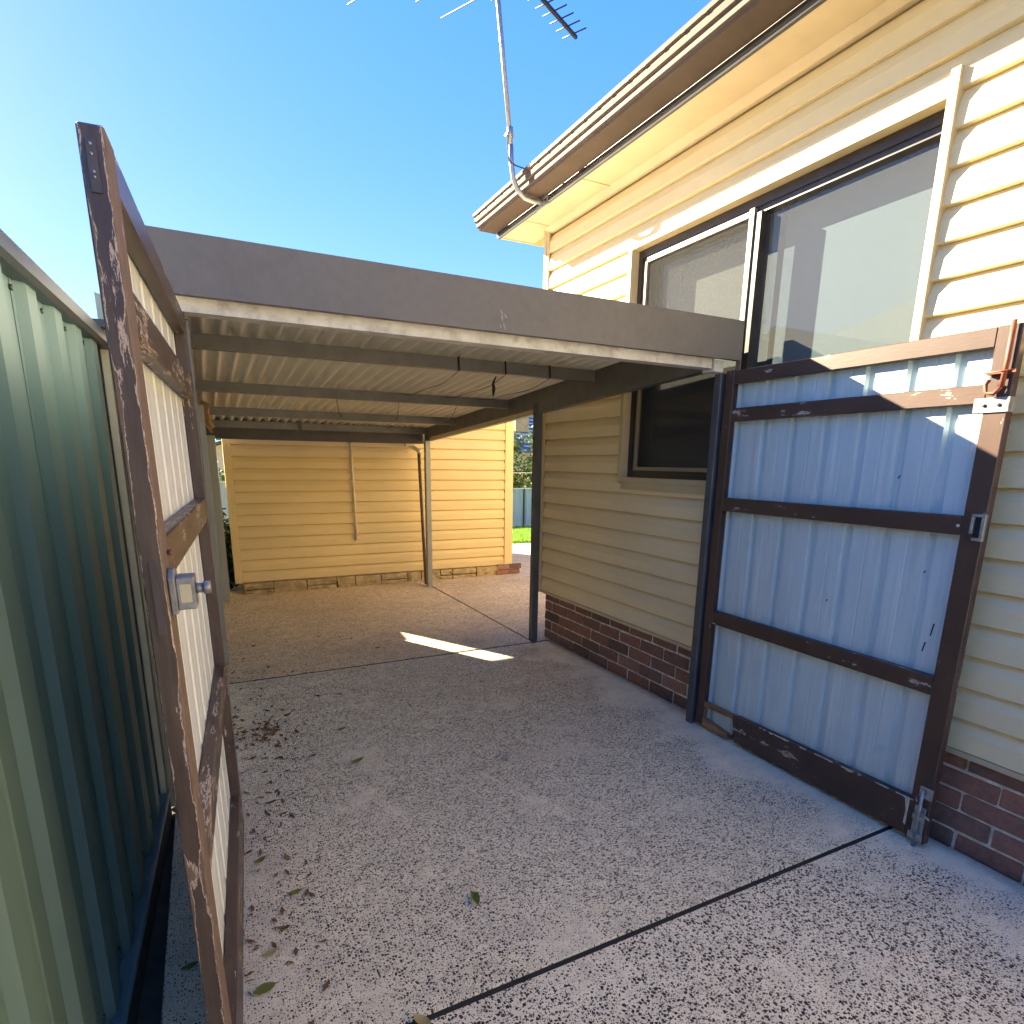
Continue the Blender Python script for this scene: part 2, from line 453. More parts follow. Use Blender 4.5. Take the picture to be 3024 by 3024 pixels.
def slab(name, x0, y0, x1, y1, mat, label=None):
    b = MB().box((x0, y0, -0.11), (x1, y1, 0.0))
    return tag(b.build(name, mat, bevel=0.004), label, kind='structure')
slab('driveway', -0.24, -3.5, 2.585, 1.303, MAT['slabA'])
slab('driveway', -3.0, -16.0, 6.0, -3.512, MAT['slabA'])
slab('driveway', -0.24, 1.323, 2.585, 4.336, MAT['slabB'])
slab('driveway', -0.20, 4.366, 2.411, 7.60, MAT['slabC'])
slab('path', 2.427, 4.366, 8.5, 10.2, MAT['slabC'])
jb = MB()
jb.box((-0.22, 1.301, -0.11), (2.58, 1.325, -0.006)).box((-0.22, 4.334, -0.11), (2.58, 4.368, -0.005)).box((2.409, 4.3685, -0.11), (2.429, 7.6, -0.008))
tag(jb.build('path_joint', MAT['joint']), kind='structure')

# lawn behind: sloping sheet with blades as stuff
lw = MB().add([(2.5,10.2,-0.005),(16,10.2,-0.005),(16,18.2,-0.62),(2.5,18.2,-0.62)], [(0,1,2,3)])
lawnm = plain('lawn_soil', (0.09, 0.16, 0.02), 0.9, 0.35, 14)
tag(lw.build('lawn', lawnm), kind='structure')
gm = m_leaf('grass_blade', (0.10, 0.22, 0.02), (0.22, 0.36, 0.04), 0.45)
gb = MB()
rg = random.Random(3)
for i in range(9000):
    y = 10.2 + 7.8 * rg.random() ** 1.5
    x = y * 0.50 + rg.random() * (0.12 * y)
    z = -0.005 - (y - 10.2) * 0.0769
    h = rg.uniform(0.03, 0.085); a = rg.uniform(0, pi); d = 0.007
    lx, ly = rg.uniform(-0.02, 0.02), rg.uniform(-0.02, 0.02)
    gb.add([(x - d*cos(a), y - d*sin(a), z), (x + d*cos(a), y + d*sin(a), z), (x + lx, y + ly, z + h)], [(0,1,2)])
tag(gb.build('grass', gm), 'bright green mown grass at the end of the yard', kind='stuff')

# ------------------------------------------------------------------ house
XW = 2.57
house = empty('house', 'cream weatherboard house with brick base and a wide brown framed window', 'house', (XW, 4.5, 0))
def hp(b, name, mat, parent=None, bevel=0.0):
    o = b.build(name, mat, parent or house, bevel)
    if parent is None:
        o.matrix_parent_inverse = Matrix.Translation((-XW, -4.5, 0))
    return o
WY0, WY1, WZ0, WZ1 = 1.575, 3.43, 1.412, 2.815      # opening
hb = MB()
hb.box((2.612, -3.4, 0.40), (2.72, WY0, 3.27)).box((2.612, WY1, 0.40), (2.72, 4.53, 3.27))
hb.box((2.612, WY0, 0.40), (2.72, WY1, WZ0)).box((2.612, WY0, WZ1), (2.72, WY1, 3.27))
hb.box((2.72, 4.43, 0.0), (8.6, 4.53, 3.27)).box((8.5, -3.4, 0.0), (8.6, 4.43, 3.27)).box((2.72, -3.4, 0.0), (8.5, -3.3, 3.27))
hp(hb, 'wall', MAT['trim'])
# room seen through the glass
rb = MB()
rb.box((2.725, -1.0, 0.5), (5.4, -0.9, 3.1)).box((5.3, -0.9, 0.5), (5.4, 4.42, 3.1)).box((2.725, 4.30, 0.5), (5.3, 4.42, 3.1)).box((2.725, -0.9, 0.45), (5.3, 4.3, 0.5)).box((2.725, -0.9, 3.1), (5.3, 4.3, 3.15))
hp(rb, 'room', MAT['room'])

# weatherboards, one object per board
P = 0.127
def board(z0, y0, y1, mat, parent, x=XW, ztop=P, inv=None):
    prof = [(x+0.038, 0.0), (x+0.004, 0.0), (x-0.004, 0.003), (x-0.004, 0.010), (x-0.001, 0.072), (x+0.013, 0.106), (x+0.026, 0.1265), (x+0.038, 0.1265)]
    if ztop < P:
        prof = [p for p in prof if p[1] < ztop] ; prof += [(x+0.004, ztop), (x+0.038, ztop)]
    b = MB().ext_y([(px, z0 + pz) for px, pz in prof], y0, y1)
    o = b.build('board', mat, parent)
    if inv: o.matrix_parent_inverse = Matrix.Translation(inv)
    return o
HI = (-XW, -4.5, 0)
k = 0
z = 0.42
while z < 3.2:
    y_end = 4.528
    if z + 0.125 <= WZ0 or z >= 2.83:
        board(z, -3.4, y_end, MAT['siding'], house, inv=HI)
    else:
        board(z, -3.4, 1.556, MAT['siding'], house, inv=HI)
        board(z, 3.455, y_end, MAT['siding'], house, inv=HI)
        if z < WZ0:
            board(z, 1.556, 3.455, MAT['siding'], house, ztop=WZ0 - z - 0.02, inv=HI)
    z += P
hp(MB().box((XW-0.016, 4.528, 0.40), (2.62, 4.565, 3.258)).box((XW-0.012, 4.498, 0.40), (2.575, 4.5275, 3.258)), 'corner_trim', MAT['trim'], bevel=0.003)
hp(MB().box((XW-0.006, -3.4, 0.398), (2.61, 4.53, 0.4195)), 'starter_strip', MAT['trim'])
# brick base: one object per brick
hp(MB().box((2.603, -3.4, -0.1), (2.70, 4.47, 0.40)).box((2.70, 4.36, -0.1), (8.5, 4.47, 0.398)), 'mortar', MAT['mortar'])
bk = MB().box((-0.007, -0.1135, -0.0365), (0.03, 0.1135, 0.0365)).build('brick', MAT['brick'], house, 0.004)
bk.matrix_parent_inverse = Matrix.Translation(HI)
bme = bk.data
rb_ = random.Random(11)
variants = [bme]
for vv in range(4):
    m2 = bme.copy(); 
    for vt in m2.vertices:
        vt.co.x += rb_.uniform(-0.0035, 0.0035); vt.co.y += rb_.uniform(-0.004, 0.004); vt.co.z += rb_.uniform(-0.003, 0.003)
    variants.append(m2)
first = True
for c in range(5):
    zc = 0.028 + 0.0865 * c
    off = 0.0 if c % 2 == 0 else 0.12
    y = 4.358 - off - 0.0
    while y > -0.6:
        ln = 1.0
        if first:
            o = bk; first = False
        else:
            o = inst('brick', variants[rb_.randrange(5)], house); o.matrix_parent_inverse = Matrix.Translation(HI)
        o.location = (2.603 + rb_.uniform(-0.003, 0.003), y + rb_.uniform(-0.003, 0.003), zc + rb_.uniform(-0.002, 0.002))
        o.rotation_euler = (rb_.uniform(-0.012, 0.012), 0, rb_.uniform(-0.01, 0.01))
        y -= 0.24
    if c % 2 == 1:   # half brick at the far corner
        o = inst('brick', variants[0], house, (2.603, 4.418, zc), scale=(1, 0.45, 1)); o.matrix_parent_inverse = Matrix.Translation(HI)

# soffit, fascia, gutter, roof
for y0, y1 in ((4.472, 4.85), (3.697, 4.466), (0.6, 3.691), (-3.7, 0.594)):
    hp(MB().box((2.325, y0, 3.258), (2.62, y1, 3.268)), 'soffit_sheet', MAT['soffit'])
for yy in (4.469, 3.694, 0.597):
    hp(MB().box((2.325, yy-0.014, 3.252), (2.56, yy+0.014, 3.2575)), 'joint_strip', MAT['soffit'])
hp(MB().ext_y([(2.535,3.257),(2.57,3.225),(2.60,3.225),(2.60,3.257)], -3.4, 4.528), 'quad_moulding', MAT['soffit'])
hp(MB().box((2.300, -3.8, 3.262), (2.3245, 4.88, 3.41)), 'fascia', MAT['fasciab'])
dr = MB().tube([(2.312, -3.8, 3.262), (2.312, 4.88, 3.262)], 0.017, 10)
hp(dr, 'fascia_drip', MAT['drip'])
hp(MB().box((2.3265, 4.852, 3.252), (5.4, 4.876, 3.40)), 'barge_board', MAT['trim'])
gp = [(2.296,3.288),(2.150,3.288),(2.146,3.291),(2.140,3.303),(2.128,3.308),(2.126,3.334),(2.113,3.340),(2.109,3.362),(2.110,3.372),(2.098,3.378),(2.096,3.392),(2.102,3.404),(2.112,3.404),
      (2.112,3.400),(2.106,3.398),(2.102,3.390),(2.104,3.382),(2.114,3.376),(2.114,3.362),(2.117,3.344),(2.131,3.337),(2.133,3.312),(2.144,3.306),(2.151,3.293),(2.296,3.293)]
gut = hp(MB().ext_y(gp, -3.8, 4.895), 'gutter', MAT['gutter'])
hp(MB().ext_y([(2.296,3.288),(2.150,3.288),(2.140,3.303),(2.126,3.310),(2.124,3.336),(2.108,3.344),(2.107,3.372),(2.095,3.380),(2.096,3.398),(2.104,3.406),(2.296,3.40)], 4.8955, 4.902), 'gutter_end', MAT['gutter'])
sb = MB()
yy = 4.82
while yy > -1:
    sb.box((2.0975, yy-0.012, 3.3745), (2.115, yy+0.012, 3.3795)); yy -= 0.135
so_ = sb.build('overflow_slot', MAT['black'], gut); so_['kind'] = 'stuff'
hp(MB().hexa([(2.20,-3.8,3.41),(2.20,4.88,3.41),(2.20,4.88,3.44),(2.20,-3.8,3.44),(5.6,-3.8,4.80),(5.6,4.88,4.80),(5.6,4.88,4.83),(5.6,-3.8,4.83)]).hexa([(9.0,-3.8,3.41),(9.0,4.88,3.41),(9.0,4.88,3.44),(9.0,-3.8,3.44),(5.605,-3.8,4.80),(5.605,4.88,4.80),(5.605,4.88,4.83),(5.605,-3.8,4.83)]), 'roof', MAT['roof'])
hp(MB().add([(2.62,4.53,3.27),(8.6,4.53,3.27),(5.6,4.53,4.75)], [(0,1,2)]).add([(2.62,-3.4,3.27),(8.6,-3.4,3.27),(5.6,-3.4,4.75)], [(0,1,2)]), 'gable', MAT['siding'])

# window
win = hp(MB().box((2.551, 3.425, 1.375), (2.615, 3.457, 2.847)).box((2.548, 1.547, 1.39), (2.615, 1.580, 2.90)).box((2.548, 1.5805, 2.812), (2.615, 3.4245, 2.838)).box((2.5475, 1.5805, 1.385), (2.615, 3.4245, 1.415)).box((2.560, 1.5805, 1.335), (2.58, 3.4245, 1.384)), 'window', MAT['trim'])
def wp(b, name, mat): return b.build(name, mat, win)
wp(MB().box((2.612, 3.385, 1.416), (2.69, 3.4245, 2.811)).box((2.612, 1.5805, 1.416), (2.69, 1.602, 2.811)).box((2.612, 1.6025, 2.765), (2.69, 3.3845, 2.811)).box((2.622, 1.6025, 2.735), (2.685, 3.3845, 2.7645)).box((2.612, 1.6025, 1.416), (2.69, 3.3845, 1.462)), 'frame', MAT['brown'])
wp(MB().box((2.606, 2.452, 1.4625), (2.68, 2.492, 2.7345)), 'mullion', MAT['brown'])
wp(MB().box((2.616, 3.345, 1.4625), (2.64, 3.3845, 2.7345)), 'side_jamb', MAT['brown'])
wp(MB().box((2.598, 2.4925, 1.4625), (2.618, 2.522, 2.76)).box((2.598, 3.325, 1.4625), (2.618, 3.345, 2.73)).box((2.598, 2.5225, 2.725), (2.618, 3.3245, 2.75)).box((2.598, 2.5225, 1.4625), (2.618, 3.3245, 1.485)), 'screen_frame', MAT['screenfr'])
wp(MB().add([(2.609,2.522,1.485),(2.609,3.325,1.485),(2.609,3.325,2.725),(2.609,2.522,2.725)], [(0,1,2,3)]), 'flyscreen', MAT['mesh'])
wp(MB().add([(2.652,1.602,1.462),(2.652,2.452,1.462),(2.652,2.452,2.735),(2.652,1.602,2.735)], [(0,1,2,3)]), 'pane', MAT['glass'])
wp(MB().add([(2.668,2.492,1.462),(2.668,3.385,1.462),(2.668,3.385,2.735),(2.668,2.492,2.735)], [(0,1,2,3)]), 'pane', MAT['glass'])
wp(MB().box((2.615, 1.602, 1.4625), (2.662, 1.616, 2.7345)), 'jamb_bead', MAT['screenfr'])
bl = MB()
bl.box((2.755, 1.35, 1.98), (2.757, 2.42, 2.95))
wp(bl, 'roller_blind', MAT['blind'])
wp(MB().box((2.755, 2.46, 2.05), (2.757, 3.55, 2.95)), 'roller_blind', MAT['blind2'])

# ------------------------------------------------------------------ shed behind the carport
SY = 7.36
shed = empty('weatherboard_shed', 'yellow cream weatherboard outbuilding standing across the end of the driveway', 'shed', (0.2, SY, 0))
SI = Matrix.Translation((-0.2, -SY, 0))
def sp_(b, name, mat, bevel=0.0):
    o = b.build(name, mat, shed, bevel); o.matrix_parent_inverse = SI; return o
sp_(MB().hexa([(0.265,SY+0.04,0.12),(3.70,SY+0.04,0.12),(3.70,SY+3.4,0.12),(0.62,SY+3.4,0.12),(0.265,SY+0.04,2.45),(3.70,SY+0.04,2.45),(3.70,SY+3.4,2.45),(0.62,SY+3.4,2.45)]), 'wall', MAT['shed'])
z = 0.133
while z < 2.4:
    prof = [(SY+0.038, z), (SY+0.004, z), (SY-0.003, z+0.004), (SY-0.001, z+0.072), (SY+0.012, z+0.106), (SY+0.025, z+0.1265), (SY+0.038, z+0.1265)]
    o = MB().ext_x(prof, 0.305, 3.60).build('board', MAT['shed'], shed); o.matrix_parent_inverse = SI
    z += P
sp_(MB().box((0.225, SY-0.012, 0.125), (0.262, SY+0.06, 2.45)).box((0.2625, SY-0.004, 0.125), (0.304, SY+0.038, 2.45)), 'corner_trim', MAT['shed'], 0.003)
sp_(MB().box((3.601, SY-0.012, 0.10), (3.72, SY+0.06, 2.45)), 'corner_trim', MAT['shed'], 0.003)
sp_(MB().hexa([(0.0,SY-0.3,2.45),(3.95,SY-0.3,2.45),(3.95,SY+3.6,2.45),(0.0,SY+3.6,2.45),(0.0,SY-0.3,2.52),(3.95,SY-0.3,2.52),(3.95,SY+3.6,2.75),(0.0,SY+3.6,2.75)]), 'roof', MAT['roof'])
sp_(MB().box((0.30, SY+0.02, -0.1), (3.70, SY+0.3, 0.119)), 'footing', MAT['stone'])
rs = random.Random(5)
x = 0.31
while x < 3.45:
    L = rs.uniform(0.14, 0.42)
    L = min(L, 3.52 - x)
    for zz in ((-0.02, 0.125),) if rs.random() < 0.6 else ((-0.02, 0.045), (0.052, 0.125)):
        b = MB(); n = 5
        tp = [(x + 0.004 + (L-0.010)*i/(n-1), SY - 0.012 - rs.uniform(0.002, 0.022), zz[1] - (rs.uniform(0, 0.008))) for i in range(n)]
        md = [(px, SY - 0.02 - rs.uniform(0, 0.025), (zz[0]+zz[1])/2 + rs.uniform(-0.01, 0.01)) for px, _, _ in tp]
        bt = [(px, SY - 0.012 - rs.uniform(0.0, 0.022), zz[0]) for px, _, _ in tp]
        bkp = [(px, SY + 0.021, zz[1]) for px, _, _ in tp]
        bkb = [(px, SY + 0.021, zz[0]) for px, _, _ in tp]
        b.prism([[bkp[i], tp[i], md[i], bt[i], bkb[i]] for i in range(n)], None)
        o = b.build('stone', MAT['stone'], shed, 0.003); o.matrix_parent_inverse = SI
    x += L
for i, (bx, bz) in enumerate(((3.56, 0.036), (3.56, 0.108), (3.74, 0.036), (3.74, 0.11))):
    o = inst('brick', variants[i], shed, (bx if i % 2 == 0 else bx + 0.02, SY - 0.03, bz), (0, 0, pi/2), (1, 0.8, 0.9)); o.matrix_parent_inverse = SI
cd = MB().tube([(1.585, SY-0.022, 1.80), (1.592, SY-0.022, 1.30), (1.605, SY-0.022, 0.575)], 0.012, 8)
cd.box((1.572, SY-0.03, 1.44), (1.635, SY-0.0045, 1.456)).box((1.585, SY-0.03, 0.74), (1.64, SY-0.0045, 0.756)).tube([(1.605, SY-0.022, 0.61), (1.606, SY-0.022, 0.565)], 0.017, 8)
sp_(cd, 'conduit', MAT['white'])

# ------------------------------------------------------------------ carport
CY = 2.43
cp = empty('carport', 'grey steel carport with corrugated roof and deep brown grey fascia', 'carport', (0, CY, 0))
CI = Matrix.Translation((0, -CY, 0))
def cpp(b, name, mat, bevel=0.0):
    o = b.build(name, mat, cp, bevel); o.matrix_parent_inverse = CI; return o
# fascia: folded sheet
fx0, fx1 = -0.10, 2.535
cpp(MB().ext_x([(CY,2.029),(CY,2.218),(CY+0.05,2.218),(CY+0.05,2.204),(CY+0.004,2.212),(CY+0.004,2.034),(CY+0.03,2.034),(CY+0.03,2.029)], fx0, fx1).box((fx0-0.003, CY+0.001, 2.030), (fx0-0.0005, CY+0.05, 2.212)).box((fx1+0.0005, CY+0.001, 2.030), (fx1+0.003, CY+0.05, 2.212)), 'fascia', MAT['cfascia'])
sc = MB()
for (x0, z0, x1, z1, wd) in ((1.165,2.115,1.172,2.070,0.005),(1.180,2.10,1.190,2.085,0.004),(1.176,2.062,1.186,2.040,0.004),(1.160,2.058,1.166,2.044,0.003),(1.12,2.140,1.135,2.136,0.004)):
    sc.add([(x0-wd,CY-0.0008,z0),(x0+wd,CY-0.0008,z0),(x1+wd,CY-0.0008,z1),(x1-wd,CY-0.0008,z1)], [(0,1,2,3)])
cpp(sc, 'scuff_mark', MAT['pale'])
# front galvanised channel
cpp(MB().ext_x([(2.49,1.988),(2.49,2.040),(2.56,2.040),(2.56,2.036),(2.494,2.036),(2.494,1.992),(2.56,1.992),(2.56,1.988)], -0.04, 2.40), 'front_beam', MAT['galv'])
cpp(MB().box((2.405, 2.478, 1.972), (2.468, 2.56, 2.028)), 'beam_end', MAT['galv'])
def roofz(y): return 2.110 - 0.064 * (y - 3.5)
# corrugated sheets, four wide
x_edges = [-0.09, 0.56, 1.22, 1.88, 2.47]
pitch, amp = 0.0868, 0.0225
for i in range(4):
    b = MB(); xs = []
    x = x_edges[i]
    while x <= x_edges[i+1] + 0.04:
        xs.append(x); x += pitch / 10
    dzl = 0.0015 * i
    row = lambda y: [(x, y, roofz(y) + amp + dzl + amp * sin(2*pi*x/pitch)) for x in xs]
    n = len(xs); vs = []; fs = []
    ys = [2.55, 4.8, 7.16]
    for y in ys: vs += row(y)
    for kk in range(2):
        for q in range(n-1): fs.append((kk*n+q, kk*n+q+1, (kk+1)*n+q+1, (kk+1)*n+q))
    b.add(vs, fs, True)
    o = cpp(b, 'roof_sheet', MAT['zinc'])
# purlins (lipped channels)
def purlin(y, x0, x1, h=0.07, wd=0.045, mat=None):
    zt = roofz(y) - 0.001; zb = zt - h
    b = MB().ext_x([(y, zb), (y, zt), (y+wd, zt), (y+wd, zt-0.004), (y+0.004, zt-0.004), (y+0.004, zb+0.004), (y+wd, zb+0.004), (y+wd, zb)], x0, x1)
    return cpp(b, 'purlin', mat or MAT['steel'])
for y in (3.56, 4.85, 6.08, 7.02): purlin(y, 0.0, 2.405)
# side beams
def side_beam(x0, x1, face, y0=2.50, y1=7.14):
    def st(y):
        zb = 1.988 - 0.0555 * (y - 2.5); zt = roofz(y) + 0.004
        a, b_ = (x0, x1)
        return [(a, y, zb), (a, y, zt), (b_, y, zt), (b_, y, zt-0.004), (a+0.004, y, zt-0.004), (a+0.004, y, zb+0.058), (a+0.012, y, zb+0.055), (a+0.012, y, zb+0.05), (a+0.004, y, zb+0.046), (a+0.004, y, zb+0.004), (b_, y, zb+0.004), (b_, y, zb)]
    b = MB().prism([st(y0), st(y1)], None)
    return cpp(b, 'side_beam', MAT['steel'])
side_beam(2.415, 2.475, 1); side_beam(-0.06, -0.002, -1)
zl = lambda y: 1.988 - 0.0555*(y - 2.5)
cpp(MB().prism([[(2.409, y, zl(y)+0.006), (2.4142, y, zl(y)+0.006), (2.4142, y, zl(y)+0.034), (2.409, y, zl(y)+0.034)] for y in (4.42, 6.92)], None), 'lit_flange_strip', MAT['cream2'])  # cream strip, its pale colour stands for light on the lower flange
# back gutter, with a thin upright added to block sun under the roof
cpp(MB().box((-0.02, 7.172, 1.705), (2.40, 7.26, 1.80)).box((-0.02, 7.164, 1.706), (2.42, 7.1715, 1.945)), 'back_gutter', MAT['beamdark'])
# posts
def post(x, y, wx, wy, ztop, mat, z0=0.0, base=True):
    b = MB().box((x-wx/2, y-wy/2, z0), (x+wx/2, y+wy/2, ztop))
    return cpp(b, 'post', mat, 0.004)
post(2.433, 4.385, 0.058, 0.055, 1.965, MAT['bluesteel'])
post(2.388, 6.96, 0.062, 0.062, 1.735, MAT['steel_l'])
post(2.490, 2.508, 0.05, 0.05, 1.97, MAT['bluesteel'])
post(0.022, 4.82, 0.062, 0.062, 1.86, MAT['steel_l'])
post(0.112, 7.05, 0.085, 0.065, 1.73, MAT['steel_l'])
post(-0.02, 2.60, 0.06, 0.06, 1.98, MAT['steel'])
cpp(MB().tube([(2.328, 7.09, 1.62), (2.345, 7.06, 0.8), (2.368, 7.04, 0.02)], 0.019, 10), 'downpipe', MAT['pipe'])
cpp(MB().tube([(2.235, 7.20, 1.70), (2.255, 7.19, 1.672), (2.295, 7.14, 1.65), (2.328, 7.09, 1.625), (2.330, 7.088, 1.59)], 0.024, 10), 'elbow', MAT['white'])
cpp(MB().box((2.195, 7.155, 1.675), (2.275, 7.24, 1.704)), 'outlet', MAT['white'])
cpp(MB().box((0.42+0.55, 7.00, 1.80), (1.0, 7.018, 1.895)), 'cleat', MAT['beamdark'])
# cords wrapped on the first purlin
cords = [((1.425, 3.555), (1.50, 4.84)), ((1.735, 3.555), (1.86, 4.84)), ((2.05, 3.555), (2.14, 4.84))]
clab = ['black cord hanging from the first purlin, furthest from the house', 'knotted black cord with a dangling tail, middle of three on the purlin', 'black cord tied round the purlin close to the house side beam']
for (a, b_), lb in zip(cords, clab):
    zt = roofz(3.56)
    m = MB()
    m.tube([(a[0], 3.552, zt+0.002), (a[0]+0.002, 3.552, zt-0.035), (a[0]+0.004, 3.552, zt-0.075)], 0.0045, 6)
    p0 = Vector((a[0], 3.56, zt-0.078)); p1 = Vector((b_[0]-0.05, 4.85, roofz(4.85)-0.004))
    m.tube([p0.lerp(p1, t) + Vector((0, 0, -0.045*sin(pi*t) - 0.01*sin(3*pi*t))) for t in [q/10 for q in range(11)]], 0.0021, 5)
    if lb.startswith('knotted'):
        m.tube([p0 + Vector((-0.06,0,-0.01)), p0 + Vector((-0.075,0.01,-0.05)), p0 + Vector((-0.07,0.01,-0.085))], 0.004, 5, 0.012)
        m.tube([p0 + Vector((-0.07,0.01,-0.085)), p0 + Vector((-0.075,0.01,-0.13))], 0.012, 6, 0.003)
    tag(m.build('cord', MAT['black']), lb, 'cord', 'black cords hanging under the carport roof')
m = MB()
for x0 in (0.95, 1.45, 1.95):
    m.tube([(x0+t*0.30, 4.86+t*1.2, roofz(4.86+t*1.2) - 0.02 - 0.09*sin(pi*t)) for t in [q/8 for q in range(9)]], 0.0025, 5)
tag(m.build('cord', MAT['black']), 'thin dark cords looped between the second and third purlins', 'cord')

# torn plastic sheet at the left edge of the roof
rt = random.Random(2)
b = MB(); rows = []
for i in range(9):
    t = i / 8
    y = 4.95 + 1.5*t; zc = 1.90 - 0.085*t
    wd = 0.05 + 0.035*sin(pi*t)
    rows.append([(0.03 + 0.02*t + rt.uniform(-.012,.012), y, zc), (0.075 + 0.02*t + rt.uniform(-.02,.02), y + rt.uniform(-.04,.04), zc - wd*0.6), (0.095 + 0.03*t + rt.uniform(-.02,.02), y, zc - wd*1.5)])
b.prism([r + [(p[0]+0.004, p[1], p[2]+0.003) for p in r[::-1]] for r in rows], None)
tag(b.build('torn_plastic', MAT['tan']), 'torn tan plastic strip hanging at the carport roof edge beside the left gate', 'plastic strip')

# ------------------------------------------------------------------ gates
def trapezoid_sheet(L, z0, z1, y, pitch=0.172, depth=0.022, ch=0.026, lead=0.06, sgn=-1):
    """pans with narrow channels; local x along the leaf, local y = face normal"""
    pts = [(0, 0.0)]
    x = lead
    while x + ch + 0.03 < L:
        pts += [(x, 0.0), (x + 0.008, sgn*depth), (x + 0.008 + ch, sgn*depth), (x + 0.018 + ch, 0.0)]
        # small swages in the pan
        xm = x + 0.024 + ch + (pitch - ch - 0.024) * 0.5
        if xm + 0.02 < L: pts += [(xm - 0.006, 0.0), (xm, sgn*0.0012), (xm + 0.006, 0.0)]
        x += pitch
    pts.append((L, 0.0))
    front = [(px, y + py) for px, py in pts]
    back = [(px, y + py - 0.0012) for px, py in pts]
    return MB().ext_z(front + back[::-1], z0, z1)

# right gate: local x = from hinge towards the camera, local y = normal (into the driveway)
h = Vector((2.478, 2.466, 0)); e = Vector((2.466, 1.159, 0))
d = (e - h); L = d.length; d.normalize()
ang = math.atan2(d.y, d.x)
rg_ = empty('driveway_gate', 'brown framed gate leaf with blue grey sheeting folded open against the house', 'gate', (h.x, h.y, 0), (0, 0, ang), 'pair of timber framed driveway gates')
T = 0.036   # frame thickness, face at local y = 0 and back at +T or -T
# local +x is -y world, local +y is +x world -> inner face looks along -y local
def gp_(b, name, mat, bevel=0.003, parent=None): return b.build(name, mat, parent or rg_, bevel)
gp_(MB().box((0, 0, 0.02), (0.058, T, 1.978)), 'stile', MAT['paint'])
gp_(MB().box((L-0.075, 0, 0.015), (L, T, 1.975)), 'stile', MAT['paint'])
for z0, z1 in ((1.908, 1.974), (1.724, 1.789), (1.264, 1.334), (0.637, 0.712)):
    gp_(MB().box((0.0585, 0.001, z0), (L-0.0755, T-0.001, z1)), 'rail', MAT['paint_x'])
# bottom rail, broken out near the hinge
gp_(MB().hexa([(0.30,0.001,0.022),(L-0.0755,0.001,0.022),(L-0.0755,T-0.001,0.022),(0.36,T-0.001,0.022),(0.27,0.001,0.17),(L-0.0755,0.001,0.188),(L-0.0755,T-0.001,0.188),(0.30,T-0.001,0.172)]), 'rail', MAT['paint_x'])
br = MB()
def splint(pts0, pts1, rad):
    n = 7; rings = []
    for i in range(n):
        t = i/(n-1); c = Vector(pts0).lerp(Vector(pts1), t)
        rr = rad*(1-0.35*t)
        rings.append([(c.x, c.y - rr*0.6 + rt.uniform(-.003,.003), c.z - rr + rt.uniform(-.004,.004)), (c.x, c.y + 0.02, c.z - rr*0.8), (c.x, c.y + 0.022, c.z + rr*0.9), (c.x, c.y - rr*0.5, c.z + rr + rt.uniform(-.005,.005))])
    br.prism(rings, None)
splint((0.0585, 0.012, 0.150), (0.31, 0.012, 0.157), 0.016)
splint((0.0585, 0.012, 0.045), (0.24, 0.012, 0.030), 0.022)
splint((0.0585, 0.010, 0.05), (0.064, 0.010, 0.15), 0.014)
splint((0.285, 0.010, 0.06), (0.30, 0.010, 0.155), 0.010)
o = br.build('broken_rail', MAT['bare'], rg_); o['label'] = 'broken bottom rail with bare split timber'
gp_(trapezoid_sheet(L-0.01, 0.025, 1.97, T+0.003, depth=0.018, sgn=1), 'sheet', MAT['gsheet'], 0)
rt2 = random.Random(31)
mk = MB()
for x0, z0, ln in ((L-0.135, 0.86, 0.05), (L-0.155, 0.79, 0.04), (L-0.60, 0.90, 0.012), (L-0.20, 1.10, 0.01), (L-0.36, 1.46, 0.012)):
    mk.hexa([(x0,T-0.001+0.0025,z0),(x0+0.005,T+0.0015,z0),(x0+0.005,T+0.0035,z0),(x0,T+0.0035,z0),(x0+0.006,T+0.0015,z0+ln),(x0+0.012,T+0.0015,z0+ln),(x0+0.012,T+0.0035,z0+ln),(x0+0.006,T+0.0035,z0+ln)])
pf = MB()
for i in range(22):
    x0 = rt2.uniform(0.45, L-0.10); ln = rt2.uniform(0.008, 0.05); h_ = rt2.uniform(0.002, 0.007)
    zt = 0.17 + 0.018*(x0/L)
    pf.add([(x0,-0.0006,zt-h_),(x0+ln*0.5,-0.0012,zt-h_*rt2.uniform(0.8,1.7)),(x0+ln,-0.0006,zt-h_*0.6),(x0+ln,0.0,zt+0.001),(x0,0.0,zt+0.001)], [(0,1,2,3,4)])
pf.add([(L-0.088,-0.001,0.07),(L-0.078,-0.001,0.065),(L-0.077,-0.001,0.185),(L-0.096,-0.001,0.180),(L-0.086,-0.001,0.13)], [(0,1,2,3,4)])
o = pf.build('paint_flake', MAT['flake'], rg_); o['kind'] = 'stuff'
o = mk.build('scratch', MAT['black'], rg_); o['kind'] = 'stuff'
